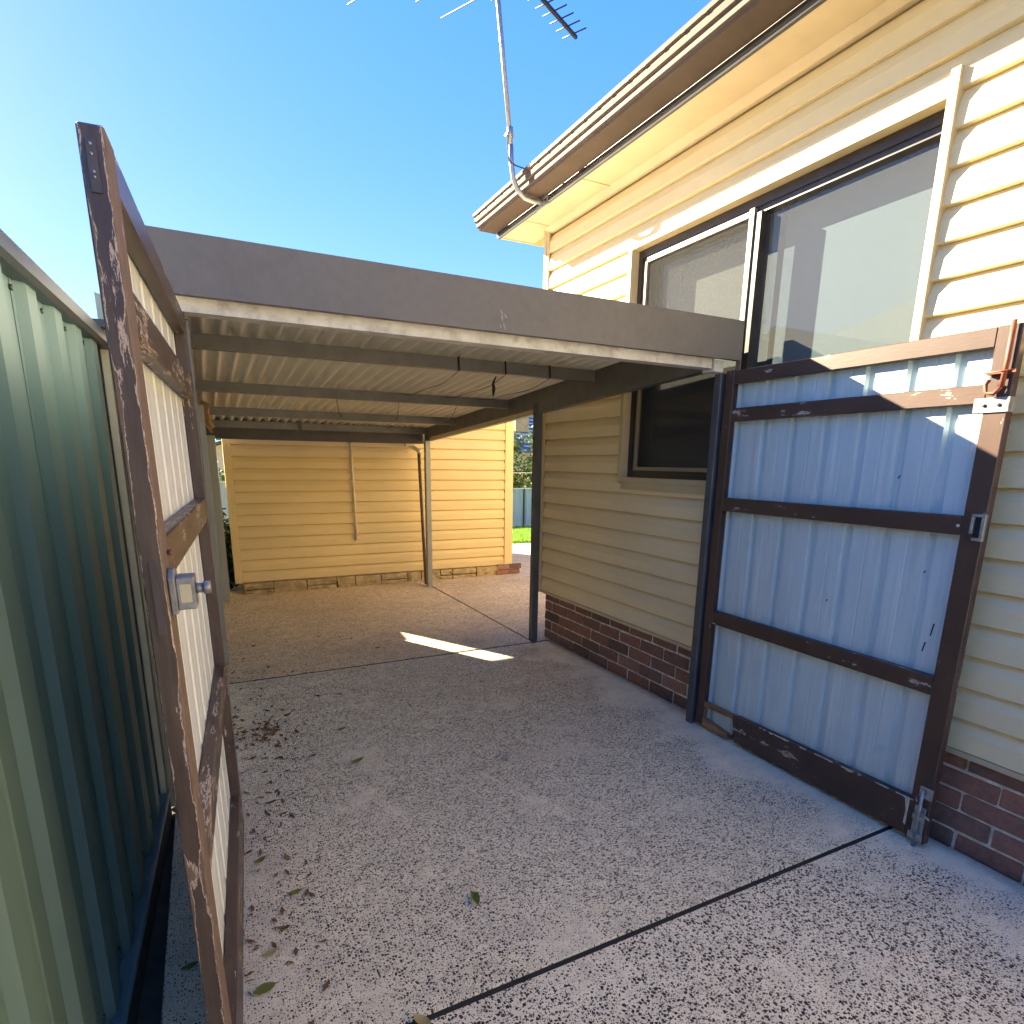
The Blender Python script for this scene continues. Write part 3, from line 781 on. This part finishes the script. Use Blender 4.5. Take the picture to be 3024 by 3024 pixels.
# hardware
gp_(MB().tube([(L-0.022, -0.014, 1.985), (L-0.021, -0.014, 1.86), (L-0.024, -0.015, 1.775)], 0.0085, 8).tube([(L-0.024,-0.015,1.775),(L-0.042,-0.02,1.752),(L-0.066,-0.022,1.758),(L-0.07,-0.022,1.785),(L-0.062,-0.02,1.80)], 0.007, 8), 'drop_bolt', MAT['rust'], 0)
gp_(MB().box((L-0.078, -0.012, 1.815), (L+0.008, -0.006, 1.828)).tube([(L-0.085,-0.02,1.822),(L+0.01,-0.024,1.826)], 0.003, 6), 'bolt_keeper', MAT['rust'], 0)
bp = gp_(MB().box((L-0.105, -0.006, 1.692), (L+0.004, -0.0005, 1.742)).box((L+0.0005, -0.006, 1.692), (L+0.005, 0.03, 1.742)), 'bracket', MAT['hw'], 0.001)
m = MB()
for x_ in (L-0.07, L-0.025): m.tube([(x_, -0.0062, 1.716), (x_, -0.009, 1.716)], 0.006, 8)
m.build('screw', MAT['black'], bp)
lt = gp_(MB().box((L-0.04, -0.016, 1.275), (L-0.030, -0.0005, 1.345)).box((L-0.04, -0.016, 1.335), (L+0.006, -0.0005, 1.345)).box((L-0.006, -0.016, 1.25), (L+0.006, -0.0005, 1.334)).box((L-0.03, -0.012, 1.25), (L-0.0065, -0.001, 1.26)), 'latch', MAT['hw'], 0.001)
MB().tube([(L-0.085,-0.0005,1.298),(L-0.085,-0.005,1.298)], 0.006, 8).build('screw', MAT['galv'], lt)
MB().box((L-0.03, -0.006, 1.2605), (L-0.0065, -0.0008, 1.3345)).build('slot', MAT['black'], lt)
bb = gp_(MB().box((L-0.045, -0.006, 0.215), (L+0.004, -0.0005, 0.262)).box((L-0.05, -0.008, 0.02), (L-0.008, -0.0005, 0.175)).box((L-0.056, -0.018, 0.03), (L-0.002, -0.0085, 0.06)).box((L-0.05, -0.018, 0.12), (L-0.005, -0.0085, 0.14)), 'bottom_bolt', MAT['hw'], 0.001)
MB().tube([(L-0.028,-0.015,0.25),(L-0.028,-0.015,0.005)], 0.007, 8).tube([(L-0.028,-0.015,0.155),(L+0.02,-0.03,0.15)], 0.005, 6).build('rod', MAT['hw'], bb)

# left gate leaf, swung open along the fence, leaning slightly outwards
hl = Vector((0.024, 2.50, 0)); el = Vector((-0.056, 1.182, 0))
dl = (el - hl); LL = dl.length; dl.normalize()
angl = math.atan2(dl.y, dl.x)
lg = empty('driveway_gate', 'weathered brown gate leaf with peeling paint standing open beside the green fence', 'gate', (hl.x, hl.y, 0.0), (0, 0, 0), 'pair of timber framed driveway gates')
lg.rotation_euler = (Matrix.Rotation(angl, 3, 'Z') @ Matrix.Rotation(radians(0.72), 3, 'X')).to_euler()
# local +x towards the camera, local +y is +x world (driveway side), face at y = 0, frame behind (negative y)
def lp(b, name, mat, bevel=0.003, parent=None): return b.build(name, mat, parent or lg, bevel)
TL = 0.036
lp(MB().box((0, -TL, 0.02), (0.06, 0, 1.976)), 'stile', MAT['paint_lz'])
sn = lp(MB().box((LL-0.078, -TL, 0.015), (LL, 0, 1.976)), 'stile', MAT['paint_peel'])
sn['label'] = 'end stile with badly peeling brown paint'
for z0, z1 in ((1.908, 1.974), (1.70, 1.775), (1.285, 1.365), (0.655, 0.735), (0.02, 0.18)):
    lp(MB().box((0.0605, -TL+0.001, z0), (LL-0.0785, -0.001, z1)), 'rail', MAT['paint_lx'])
lp(trapezoid_sheet(LL-0.075, 0.03, 1.955, -TL-0.001, depth=0.008, sgn=-1), 'sheet', MAT['gsheet2'], 0)
pl = lp(MB().box((LL+0.0005, -TL+0.010, 1.885), (LL+0.003, -0.013, 1.955)), 'strap_plate', MAT['beamdark'], 0)
m = MB()
for zz in (1.948, 1.935, 1.912, 1.905): m.tube([(LL+0.003, -0.020, zz), (LL+0.0045, -0.020, zz)], 0.0022, 8)
m.build('rivet', MAT['hw'], pl)
lt = MB()
# slide bolt case: four sided ring with a square window, and the bolt knob
cx_, cz_ = LL - 0.030, 1.275
lt.ext_y([(cx_-0.0312, cz_-0.0351), (cx_-0.0218, cz_-0.0406), (cx_+0.0218, cz_-0.0429), (cx_+0.0265, cz_+0.0234), (cx_+0.0078, cz_+0.0390), (cx_-0.0234, cz_+0.0351)], 0.001, 0.012)
lt.box((cx_+0.0140, 0.0122, cz_-0.0351), (cx_+0.0218, 0.042, cz_+0.0234)).box((cx_-0.0250, 0.0122, cz_-0.0351), (cx_-0.0172, 0.042, cz_+0.0234))
lt.box((cx_-0.0168, 0.0122, cz_+0.0140), (cx_+0.0137, 0.042, cz_+0.0234)).box((cx_-0.0168, 0.0122, cz_-0.0351), (cx_+0.0137, 0.042, cz_-0.0234))
lo = lp(lt, 'latch', MAT['hwblue'], 0.002)
MB().tube([(cx_-0.0016, 0.036, cz_-0.0016), (cx_-0.0031, 0.054, cz_-0.0016)], 0.009, 12).tube([(cx_-0.0031, 0.054, cz_-0.0016), (cx_-0.0031, 0.058, cz_-0.0016), (cx_-0.0031, 0.066, cz_-0.0016)], 0.012, 12).build('bolt', MAT['hwblue'], lo)
MB().box((cx_+0.0220, 0.018, cz_-0.0218), (cx_+0.0226, 0.036, cz_+0.0109)).build('hole_view_plate', MAT['cream2'], lo)  # cream plate put in for the yellow shed seen through the latch hole
lp(MB().box((LL+0.0005, -0.022, 1.20), (LL+0.003, -0.010, 1.33)), 'lock_plate', MAT['beamdark'], 0)
lp(MB().tube([(LL-0.07, 0.003, 1.338), (LL-0.05, 0.006, 1.336)], 0.004, 6), 'nail', MAT['rust'], 0)

# ------------------------------------------------------------------ left boundary fence
fa = math.atan2(0.045, 1.0)
fen = empty('boundary_fence', 'pale green ribbed metal fence along the left side of the driveway', 'fence', (-0.342, 1.66, 0), (0, 0, -fa))
def fx(b, name, mat, bevel=0.0, par=None): return b.build(name, mat, par or fen, bevel)
def fence_sheet(y0, y1, z0, z1, x=0.0, pitch=0.24):
    pts = [(x, y0)]
    y = y0
    while y + pitch < y1 + 0.001:
        pts += [(x, y+0.02), (x+0.020, y+0.040), (x+0.020, y+0.120), (x, y+0.14), (x-0.006, y+0.188), (x, y+0.194)]
        y += pitch
    pts.append((x, y1))
    pts2 = [(a - 0.001, c) for a, c in pts]
    return MB().ext_z(pts + pts2[::-1], z0, z1)
y = -4.66 + 0.0
for i in range(6):
    fx(fence_sheet(y, y+0.96+0.012, 0.065, 1.90, -0.005 + 0.0015*(i % 2)), 'fence_sheet', MAT['fence']); y += 0.96
y1f = 1.12
fx(MB().ext_y([(-0.02,1.885),(0.030,1.885),(0.042,1.895),(0.042,1.915),(0.034,1.922),(0.034,1.938),(0.016,1.955),(-0.03,1.955),(-0.045,1.93),(-0.045,1.885),(-0.03,1.885),(-0.03,1.94),(0.01,1.94),(0.024,1.93),(0.024,1.90),(-0.02,1.90)], -4.7, y1f), 'top_rail', MAT['fencerail'])
fx(MB().box((0.030, -4.7, 0.082), (0.042, y1f, 0.10)).box((-0.03, -4.7, 0.06), (0.0295, y1f, 0.084)), 'bottom_rail', MAT['fenceblue'], 0.002)
fx(MB().box((-0.03, -4.7, -0.1), (0.036, y1f, 0.0595)), 'plinth', MAT['sleeper'])
sc_ = MB()
yy = -2.5
while yy < 1.0:
    for zz in (1.865, 0.13):
        sc_.tube([(-0.0055, yy + 0.0, zz), (0.0005, yy + 0.0, zz)], 0.0065, 8)
    yy += 0.24
o = fx(sc_, 'screw', MAT['fencerail']); o['kind'] = 'stuff'
# end post: stacked channels in brown, cream and blue grey
ep = MB().box((0.0, 1.13, 0.0), (0.026, 1.19, 1.955))
fx(ep, 'post', MAT['cream2'], 0.002)
fx(MB().box((0.030, 1.14, 0.0), (0.052, 1.20, 1.955)), 'post', MAT['cream2'], 0.002)
fx(MB().box((-0.02, 1.12, 0.0), (-0.0005, 1.18, 1.955)), 'post', MAT['sleeper'], 0.002)
fx(MB().box((0.056, 1.15, 0.0), (0.066, 1.21, 1.95)), 'post_cover', MAT['bluesteel'], 0.001)
fx(MB().box((-0.03, 1.10, 1.956), (0.25, 1.20, 1.985)), 'post_cap', MAT['fencerail'], 0.003)
# strip of dark soil between the fence and the concrete
tag(MB().add([(-0.36,-3.5,-0.03),(-0.235,-3.5,-0.03),(-0.235,7.6,-0.03),(-0.36,7.6,-0.03)], [(0,1,2,3)]).build('ground_strip', MAT['soil']), kind='structure')

# unseen tall run added to block sun, then the lower fence past the carport
fl = empty('boundary_fence', 'green fence on the left, unseen tall run added to block sun, then lower run with white capping behind the shed', 'fence', (-0.342, 1.66, 0), (0, 0, -fa))
pale_green = m_sheet('far_fence', (0.40, 0.50, 0.45), 0.1, 0.5)
fx(fence_sheet(1.22, 5.90, 0.0, 2.10, -0.005), 'fence_sheet', pale_green, 0, fl)
fx(fence_sheet(5.90, 16.5, -0.4, 1.40, -0.005), 'fence_sheet', pale_green, 0, fl)
fx(MB().box((-0.03, 5.90, 1.40), (0.03, 16.5, 1.44)), 'capping', MAT['white'], 0, fl)

# ------------------------------------------------------------------ television antenna
an = empty('tv_antenna', 'television antenna on a bent mast fixed to the house eaves', 'antenna', (2.30, 4.12, 3.32))
AI = Matrix.Translation((-2.30, -4.12, -3.32))
def ap(b, name, mat, bevel=0.0):
    o = b.build(name, mat, an, bevel); o.matrix_parent_inverse = AI; return o
mast = [(2.285,4.12,3.262),(2.21,4.12,3.252),(2.145,4.12,3.262),(2.09,4.12,3.30),(2.058,4.12,3.36),(2.042,4.12,3.45),(2.036,4.12,3.55)]
ap(MB().tube(mast, 0.017, 10), 'bracket_arm', MAT['alu'])
top = Vector((1.897, 4.12, 4.63)); b0 = Vector((2.036, 4.12, 3.55))
ap(MB().tube([b0, b0.lerp(top, 0.5), top], 0.015, 10), 'mast', MAT['alu'])
ap(MB().tube([b0 + Vector((-.002,0,.04)), b0 + Vector((-.008,0,.10))], 0.021, 10).box((2.0, 4.10, 3.60), (2.012, 4.14, 3.615)), 'clamp', MAT['hw'])
ap(MB().box((2.280, 4.045, 3.225), (2.292, 4.195, 3.2865)), 'bracket_plate', MAT['hw'], 0.002)
m = MB()
for yy in (4.065, 4.175): m.tube([(2.2795, yy, 3.255), (2.273, yy, 3.255)], 0.008, 8)
ap(m, 'bolt', MAT['black'])
bd = Vector((0.86, 0.45, 0)).normalized(); ed = Vector((-bd.y, bd.x, 0)) * 1
bc = Vector((1.897, 4.12, 4.601))
bend = Vector((2.812, 4.592, 4.601)); bs = bc - bd * 0.75
bm_ = MB()
Mx = Matrix.Translation(bs) @ Matrix.Rotation(math.atan2(bd.y, bd.x), 4, 'Z')
Lb = (bend - bs).length
bm_.box((0, -0.010, -0.010), (Lb, 0.010, 0.010), Mx)
ap(bm_, 'boom', MAT['antd'])
el = [(Lb - 0.03 - 0.093*i, 0.10) for i in range(9)] + [(1.14, 0.31), (1.07, 0.717), (0.853, 0.75), (0.60, 1.17), (0.20, 1.2)]
for s_, hlf in el:
    c = bs + bd * s_ + Vector((0,0,0.014))
    ap(MB().tube([c - ed*hlf, c + ed*hlf], 0.0045, 6), 'element', MAT['antd'])
cb = MB().tube([b0 + Vector((-0.02,0,.09)), b0 + Vector((-0.03,-.01,-.02)), b0 + Vector((-0.015,-.01,-.10)), Vector((2.07,4.10,3.43)), Vector((2.14,4.09,3.42)), Vector((2.22,4.08,3.39)), Vector((2.29,4.07,3.40))], 0.004, 6)
ap(cb, 'cable', MAT['black'])

# ------------------------------------------------------------------ leaves on the concrete
lgreen = m_leaf('leaf_green', (0.10, 0.13, 0.02), (0.20, 0.21, 0.05), 0.15)
lbrown = m_leaf('leaf_brown', (0.10, 0.045, 0.02), (0.22, 0.11, 0.05), 0.1)
lyell = m_leaf('leaf_yellow', (0.34, 0.25, 0.09), (0.42, 0.34, 0.15), 0.1)
def leaf_mesh(L, W, curl, fold):
    b = MB(); n = 7; left = []; mid = []; right = []
    for i in range(n):
        t = i/(n-1); wd = W * sin(pi * min(1, t*0.97+0.015)) ** 0.8
        zc = curl * (2*t-1)**2 + 0.004
        mid.append((L*(t-0.5), 0, zc)); left.append((L*(t-0.5), wd, zc + fold*wd)); right.append((L*(t-0.5), -wd, zc + fold*wd))
    b.prism([[left[i], mid[i], right[i]] for i in range(n)], None, False, False, True)
    b.tube([(L*0.5, 0, curl+0.004), (L*0.5+0.012, 0.002, curl+0.002)], 0.0012, 4)
    return b
leaves = [
    ('leaf', 0.719, 1.672, 0.085, 0.018, 0.006, 1.1, 1.45, lgreen, 'folded green leaf lying alone in the middle of the driveway'),
    ('leaf', 0.574, 2.861, 0.095, 0.017, 0.008, 0.3, 0.35, lgreen, 'long pale green leaf on the middle slab, farthest one by itself'),
    ('leaf', 0.139, 2.634, 0.07, 0.009, 0.008, 0.6, 0.1, lbrown, 'thin curled brown leaf on the bare patch beside the left gate'),
    ('leaf', 0.156, 1.986, 0.065, 0.013, 0.004, 0.3, 0.1, lgreen, 'dull green leaf flat on the concrete nearest the gate latch side'),
    ('leaf', 0.100, 1.823, 0.06, 0.010, 0.01, 0.5, -0.3, lbrown, 'curled reddish brown leaf between two yellowish leaves by the gate'),
    ('leaf', 0.050, 1.735, 0.05, 0.013, 0.004, 0.3, 0.2, lyell, 'small yellow leaf beside the foot of the left gate'),
    ('leaf', 0.024, 1.602, 0.075, 0.022, 0.004, 0.2, 0.15, lgreen, 'broad green leaf at the bottom edge beside the left gate'),
    ('leaf', 0.324, 3.60, 0.07, 0.014, 0.014, 0.7, 0.5, lbrown, 'dark brown curled leaf above the leaf litter near the joint'),
    ('leaf', 0.763, 3.848, 0.07, 0.012, 0.006, 0.4, 0.0, lyell, 'pale dry leaf on the grey slab just before the far joint'),
    ('leaf', 0.577, 3.276, 0.07, 0.014, 0.004, 0.3, 0.3, lgreen, 'faded green leaf lying flat, second beyond the long pale leaf'),
    ('leaf', 1.154, 4.699, 0.06, 0.014, 0.012, 0.6, 0.4, lbrown, 'dry leaf left of the sunlit patch beyond the joint'),
    ('leaf', -0.172, 1.786, 0.06, 0.012, 0.004, 0.3, 0.2, lgreen, 'leaf in the dark gap between fence and left gate'),
    ('leaf', 0.06, 2.22, 0.06, 0.016, 0.012, 0.5, 0.5, lgreen, 'green leaf tucked against the bottom rail of the left gate'),
    ('leaf', 0.40, 1.30, 0.07, 0.017, 0.012, 0.5, 2.2, lyell, 'dry tan leaf caught on the joint strip at the bottom'),
]
for nm, x, y, Ll, W, curl, fold, rot, mat, lab in leaves:
    o = leaf_mesh(Ll*0.85, W*0.85, curl, fold).build(nm, mat)
    o.location = (x, y, 0.002); o.rotation_euler = (0, 0, rot)
    tag(o, lab, 'leaf', 'fallen leaves on the driveway')
rl = random.Random(9)
lb_ = MB()
for i in range(330):
    q = rl.random()
    if q < 0.5: x, y = rl.gauss(0.16, 0.09), rl.gauss(3.42, 0.13)
    elif q < 0.75: x, y = abs(rl.gauss(0.06, 0.16)) + 0.03, rl.uniform(2.6, 4.6)
    elif q < 0.88: x, y = rl.uniform(-0.05, 0.22), rl.uniform(1.3, 2.6)
    else: x, y = rl.uniform(0.03, 1.3), rl.uniform(3.3, 5.3)
    if y > 2.6 and x < 0.02: x = 0.03
    L_ = rl.uniform(0.012, 0.055); W_ = L_*rl.uniform(0.12, 0.22); a = rl.uniform(0, pi); c, s = cos(a), sin(a)
    tl = rl.uniform(-0.4, 0.4)
    pts = [(-L_/2,0,0.003),(0,-W_,0.004+W_*tl),(L_/2,0,0.004+abs(tl)*0.01),(0,W_,0.005-W_*tl)]
    lb_.add([(x+px*c-py*s, y+px*s+py*c, pz+0.002) for px, py, pz in pts], [(0,1,2,3)])
tag(lb_.build('leaf_litter', lbrown), 'scatter of small brown leaf litter along the left side of the slab', kind='stuff')
tag(MB().tube([(1.273, 2.551, 0.0), (1.275, 2.551, 0.035)], 0.007, 8).build('metal_peg', MAT['hw']), 'short metal peg standing up out of the middle slab', 'peg')

# ------------------------------------------------------------------ beyond the yard
def foliage(name, cx, cy, cz, rx, ry, rz, n, size, mat, parent, seed=1, hollow=0.45):
    r = random.Random(seed); b = MB()
    # clumps
    cl = []
    for i in range(26):
        a = r.uniform(0, 2*pi); u = r.uniform(-0.9, 1); q = r.uniform(hollow, 1.0); s = math.sqrt(max(0, 1-u*u))
        cl.append((cx + rx*q*s*cos(a), cy + ry*q*s*sin(a), cz + rz*q*u, r.uniform(0.18, 0.36)))
    for i in range(n):
        c = cl[r.randrange(len(cl))]
        x = r.gauss(c[0], rx*c[3]*0.6); y = r.gauss(c[1], ry*c[3]*0.6); z_ = r.gauss(c[2], rz*c[3]*0.6)
        d1 = Vector((r.uniform(-1,1), r.uniform(-1,1), r.uniform(-0.7,0.7))).normalized(); d2 = d1.cross(Vector((r.uniform(-1,1), r.uniform(-1,1), r.uniform(-1,1)))).normalized()
        s = size * r.uniform(0.6, 1.3); p = Vector((x, y, z_))
        b.add([p - d1*s, p + d2*s*0.45, p + d1*s, p - d2*s*0.45], [(0,1,2,3)])
    return b.build(name, mat, parent)
fol1 = m_leaf('foliage_bright', (0.06, 0.10, 0.02), (0.14, 0.18, 0.05), 0.35)
fol2 = m_leaf('foliage_dark', (0.02, 0.035, 0.012), (0.05, 0.075, 0.02), 0.25)
bark = plain('bark', (0.10, 0.075, 0.05), 0.9, 0.3, 14, bump=0.5)

tr = empty('garden_tree', 'bushy green tree behind the pale fence at the end of the yard', 'tree', (11.2, 21, -0.9))
TI = Matrix.Translation((-11.2, -21, 0.9))
b = MB().tube([(11.2,21,-0.9),(11.25,21,0.2),(11.1,21,1.4)], 0.14, 8, 0.06)
for a in range(6): b.tube([(11.2,21,0.4+0.12*a),(11.2+1.0*cos(a*1.1),21+0.9*sin(a*1.1),1.3+0.1*a)], 0.05, 6, 0.015)
o = b.build('trunk', bark, tr); o.matrix_parent_inverse = TI
o = foliage('crown', 11.0, 21, 1.25, 1.7, 1.5, 1.35, 9000, 0.075, fol1, tr, 4); o.matrix_parent_inverse = TI

bf = empty('boundary_fence', 'pale green corrugated fence across the far end of the lawn', 'fence', (7, 18.2, -0.62))
BI = Matrix.Translation((-7, -18.2, 0.62))
pts = []
x = 2.0
while x < 16:
    pts += [(x, 18.2), (x+0.03, 18.23), (x+0.10, 18.23), (x+0.13, 18.2)]; x += 0.20
fb = MB().ext_z(pts + [(a, c+0.002) for a, c in pts[::-1]], -0.64, 0.62)
o = fb.build('fence_sheet', pale_green, bf); o.matrix_parent_inverse = BI
o = MB().box((2.0,18.16,0.62),(16,18.26,0.66)).build('top_rail', pale_green, bf); o.matrix_parent_inverse = BI
for px in (5.0, 7.4, 9.62, 11.9):
    o = MB().box((px-0.02,18.15,-0.64),(px+0.02,18.198,0.66)).build('post', MAT['fencerail'], bf); o.matrix_parent_inverse = BI

cl = empty('clothesline', 'thin wire clothesline strung across the back lawn', 'clothesline', (6.5, 13, -0.2))
LI = Matrix.Translation((-6.5, -13, 0.2))
for i in range(4):
    o = MB().tube([(3.0, 12.6+0.25*i, 1.36-0.02*i), (6.5, 12.9+0.25*i, 1.29-0.015*i), (10, 13.2+0.25*i, 1.30-0.015*i)], 0.006 if i else 0.013, 5).build('wire', MAT['white'] if i else MAT['black'], cl); o.matrix_parent_inverse = LI
o = MB().tube([(10, 13.6, -0.3), (10, 13.6, 1.4)], 0.03, 8).box((9.97, 13.1, 1.26), (10.03, 14.1, 1.31)).build('post', MAT['hw'], cl); o.matrix_parent_inverse = LI

nh = empty('neighbour_house', 'house with a blue grey ribbed metal roof rising behind the green tree', 'house', (14.5, 27, -1))
NI = Matrix.Translation((-14.5, -27, 1))
o = MB().box((11.5, 26, -1.2), (20, 33, 2.05)).build('wall', MAT['trim'], nh); o.matrix_parent_inverse = NI
bluer = plain('blue_roof', (0.07, 0.12, 0.24), 0.4, 0.1, 4)
o = MB().hexa([(11.0,25.4,1.95),(20.6,25.4,1.95),(20.6,29.5,4.1),(11.0,29.5,4.1),(11.0,25.4,2.03),(20.6,25.4,2.03),(20.6,29.5,4.18),(11.0,29.5,4.18)]).build('roof', bluer, nh); o.matrix_parent_inverse = NI
m = MB()
for i in range(11):
    t0 = i/11
    m.box((11.0, 25.4+4.1*t0, 2.035+2.15*t0), (20.6, 25.4+4.1*t0+0.05, 2.09+2.15*t0))
o = m.build('roof_batten', MAT['hw'], nh); o.matrix_parent_inverse = NI
o = MB().box((13.2,25.9,2.9),(13.9,26.6,3.6)).build('chimney', MAT['stone'], nh); o.matrix_parent_inverse = NI

# left gap between gate post and shed
lh = empty('neighbour_house', 'distant gabled house with dark roof seen through the gap left of the shed', 'house', (0.7, 30, -1))
HJ = Matrix.Translation((-0.7, -30, 1))
o = MB().add([(-1.2,30,-1.3),(3.2,30,-1.3),(3.2,30,1.4),(1.0,30,2.15),(-1.2,30,1.4),(-1.2,36,-1.3),(3.2,36,-1.3),(3.2,36,1.4),(1.0,36,2.15),(-1.2,36,1.4)], [(0,1,2,3,4),(5,9,8,7,6),(0,5,6,1),(1,6,7,2),(4,9,5,0)]).build('wall', MAT['trim'], lh); o.matrix_parent_inverse = HJ
o = MB().hexa([(-1.6,29.6,1.30),(1.0,29.6,2.18),(1.0,36.3,2.18),(-1.6,36.3,1.30),(-1.6,29.6,1.42),(1.0,29.6,2.30),(1.0,36.3,2.30),(-1.6,36.3,1.42)]).hexa([(3.6,29.6,1.30),(1.001,29.6,2.18),(1.001,36.3,2.18),(3.6,36.3,1.30),(3.6,29.6,1.42),(1.001,29.6,2.30),(1.001,36.3,2.30),(3.6,36.3,1.42)]).build('roof', MAT['roof'], lh); o.matrix_parent_inverse = HJ
teal = plain('teal_roof', (0.05, 0.42, 0.36), 0.4, 0.05)
th = empty('teal_roofed_building', 'far building with a bright teal roof above the gabled house', 'house', (0.8, 42, -1))
TJ = Matrix.Translation((-0.8, -42, 1))
o = MB().box((-2.5,42,-1.2),(4,46,2.0)).build('wall', MAT['trim'], th); o.matrix_parent_inverse = TJ
o = MB().hexa([(-2.9,41.6,1.95),(4.4,41.6,1.95),(4.4,44,2.55),(-2.9,44,2.55),(-2.9,41.6,2.05),(4.4,41.6,2.05),(4.4,44,2.65),(-2.9,44,2.65)]).build('roof', teal, th); o.matrix_parent_inverse = TJ
fm = empty('far_tree', 'hazy grey tree crown behind the teal roof at left', 'tree', (1.0, 52, -1))
FJ = Matrix.Translation((-1.0, -52, 1))
o = MB().tube([(1,52,-1),(1,52,2.5)], 0.25, 8, 0.1).build('trunk', bark, fm); o.matrix_parent_inverse = FJ
o = foliage('crown', 1.0, 52, 3.0, 2.6, 2, 1.4, 1500, 0.16, fol2, fm, 8); o.matrix_parent_inverse = FJ
bs_ = empty('garden_bush', 'sunlit yellow green bush above the fence left of the shed', 'bush', (0.5, 18.6, -0.6))
SJ = Matrix.Translation((-0.5, -18.6, 0.6))
o = MB().tube([(0.5,18.8,-0.6),(0.5,18.8,0.9)], 0.06, 6, 0.03).build('stem', bark, bs_); o.matrix_parent_inverse = SJ
o = foliage('foliage', 0.55, 18.9, 0.75, 0.6, 0.5, 0.6, 2200, 0.05, fol1, bs_, 12); o.matrix_parent_inverse = SJ
bf2 = empty('boundary_fence', 'teal green back fence glimpsed in the gap left of the shed', 'fence', (0.4, 16.8, -0.5))
BJ = Matrix.Translation((-0.4, -16.8, 0.5))
pts = []
x = 0.25
while x < 2.2:
    pts += [(x, 16.8), (x+0.03, 16.83), (x+0.10, 16.83), (x+0.13, 16.8)]; x += 0.19
o = MB().ext_z(pts + [(a, c+0.002) for a, c in pts[::-1]], -0.6, 0.92).build('fence_sheet', pale_green, bf2); o.matrix_parent_inverse = BJ
o = MB().box((0.25,16.77,0.921),(2.2,16.86,0.96)).build('top_rail', MAT['white'], bf2); o.matrix_parent_inverse = BJ
pd = empty('garden_shrub', 'dark leafy shrub in the narrow gap beside the shed corner', 'shrub', (0.12, 7.9, 0))
PJ = Matrix.Translation((-0.12, -7.9, 0))
o = MB().tube([(0.14,8.0,-0.1),(0.15,8.02,0.4),(0.18,7.98,0.8)], 0.015, 6, 0.008).build('stem', bark, pd); o.matrix_parent_inverse = PJ
o = foliage('foliage', 0.19, 8.1, 0.38, 0.15, 0.35, 0.45, 1400, 0.04, fol2, pd, 21, 0.1); o.matrix_parent_inverse = PJ

# neighbour on the left: mirrored in the big window
lw_ = empty('neighbour_house', 'tall house next door on the left, mirrored in the big window', 'house', (-4, 7, 0))
WJ = Matrix.Translation((4, -7, 0))
o = MB().box((-10.0, 4.0, -0.2), (-4.7, 8.6, 3.3)).build('wall', MAT['trim'], lw_); o.matrix_parent_inverse = WJ
o = MB().hexa([(-10.4,3.6,3.25),(-4.3,3.6,3.25),(-4.3,9.0,3.25),(-10.4,9.0,3.25),(-7.6,5.6,4.7),(-7.0,5.6,4.7),(-7.0,7.2,4.7),(-7.6,7.2,4.7)]).build('roof', MAT['roof'], lw_); o.matrix_parent_inverse = WJ
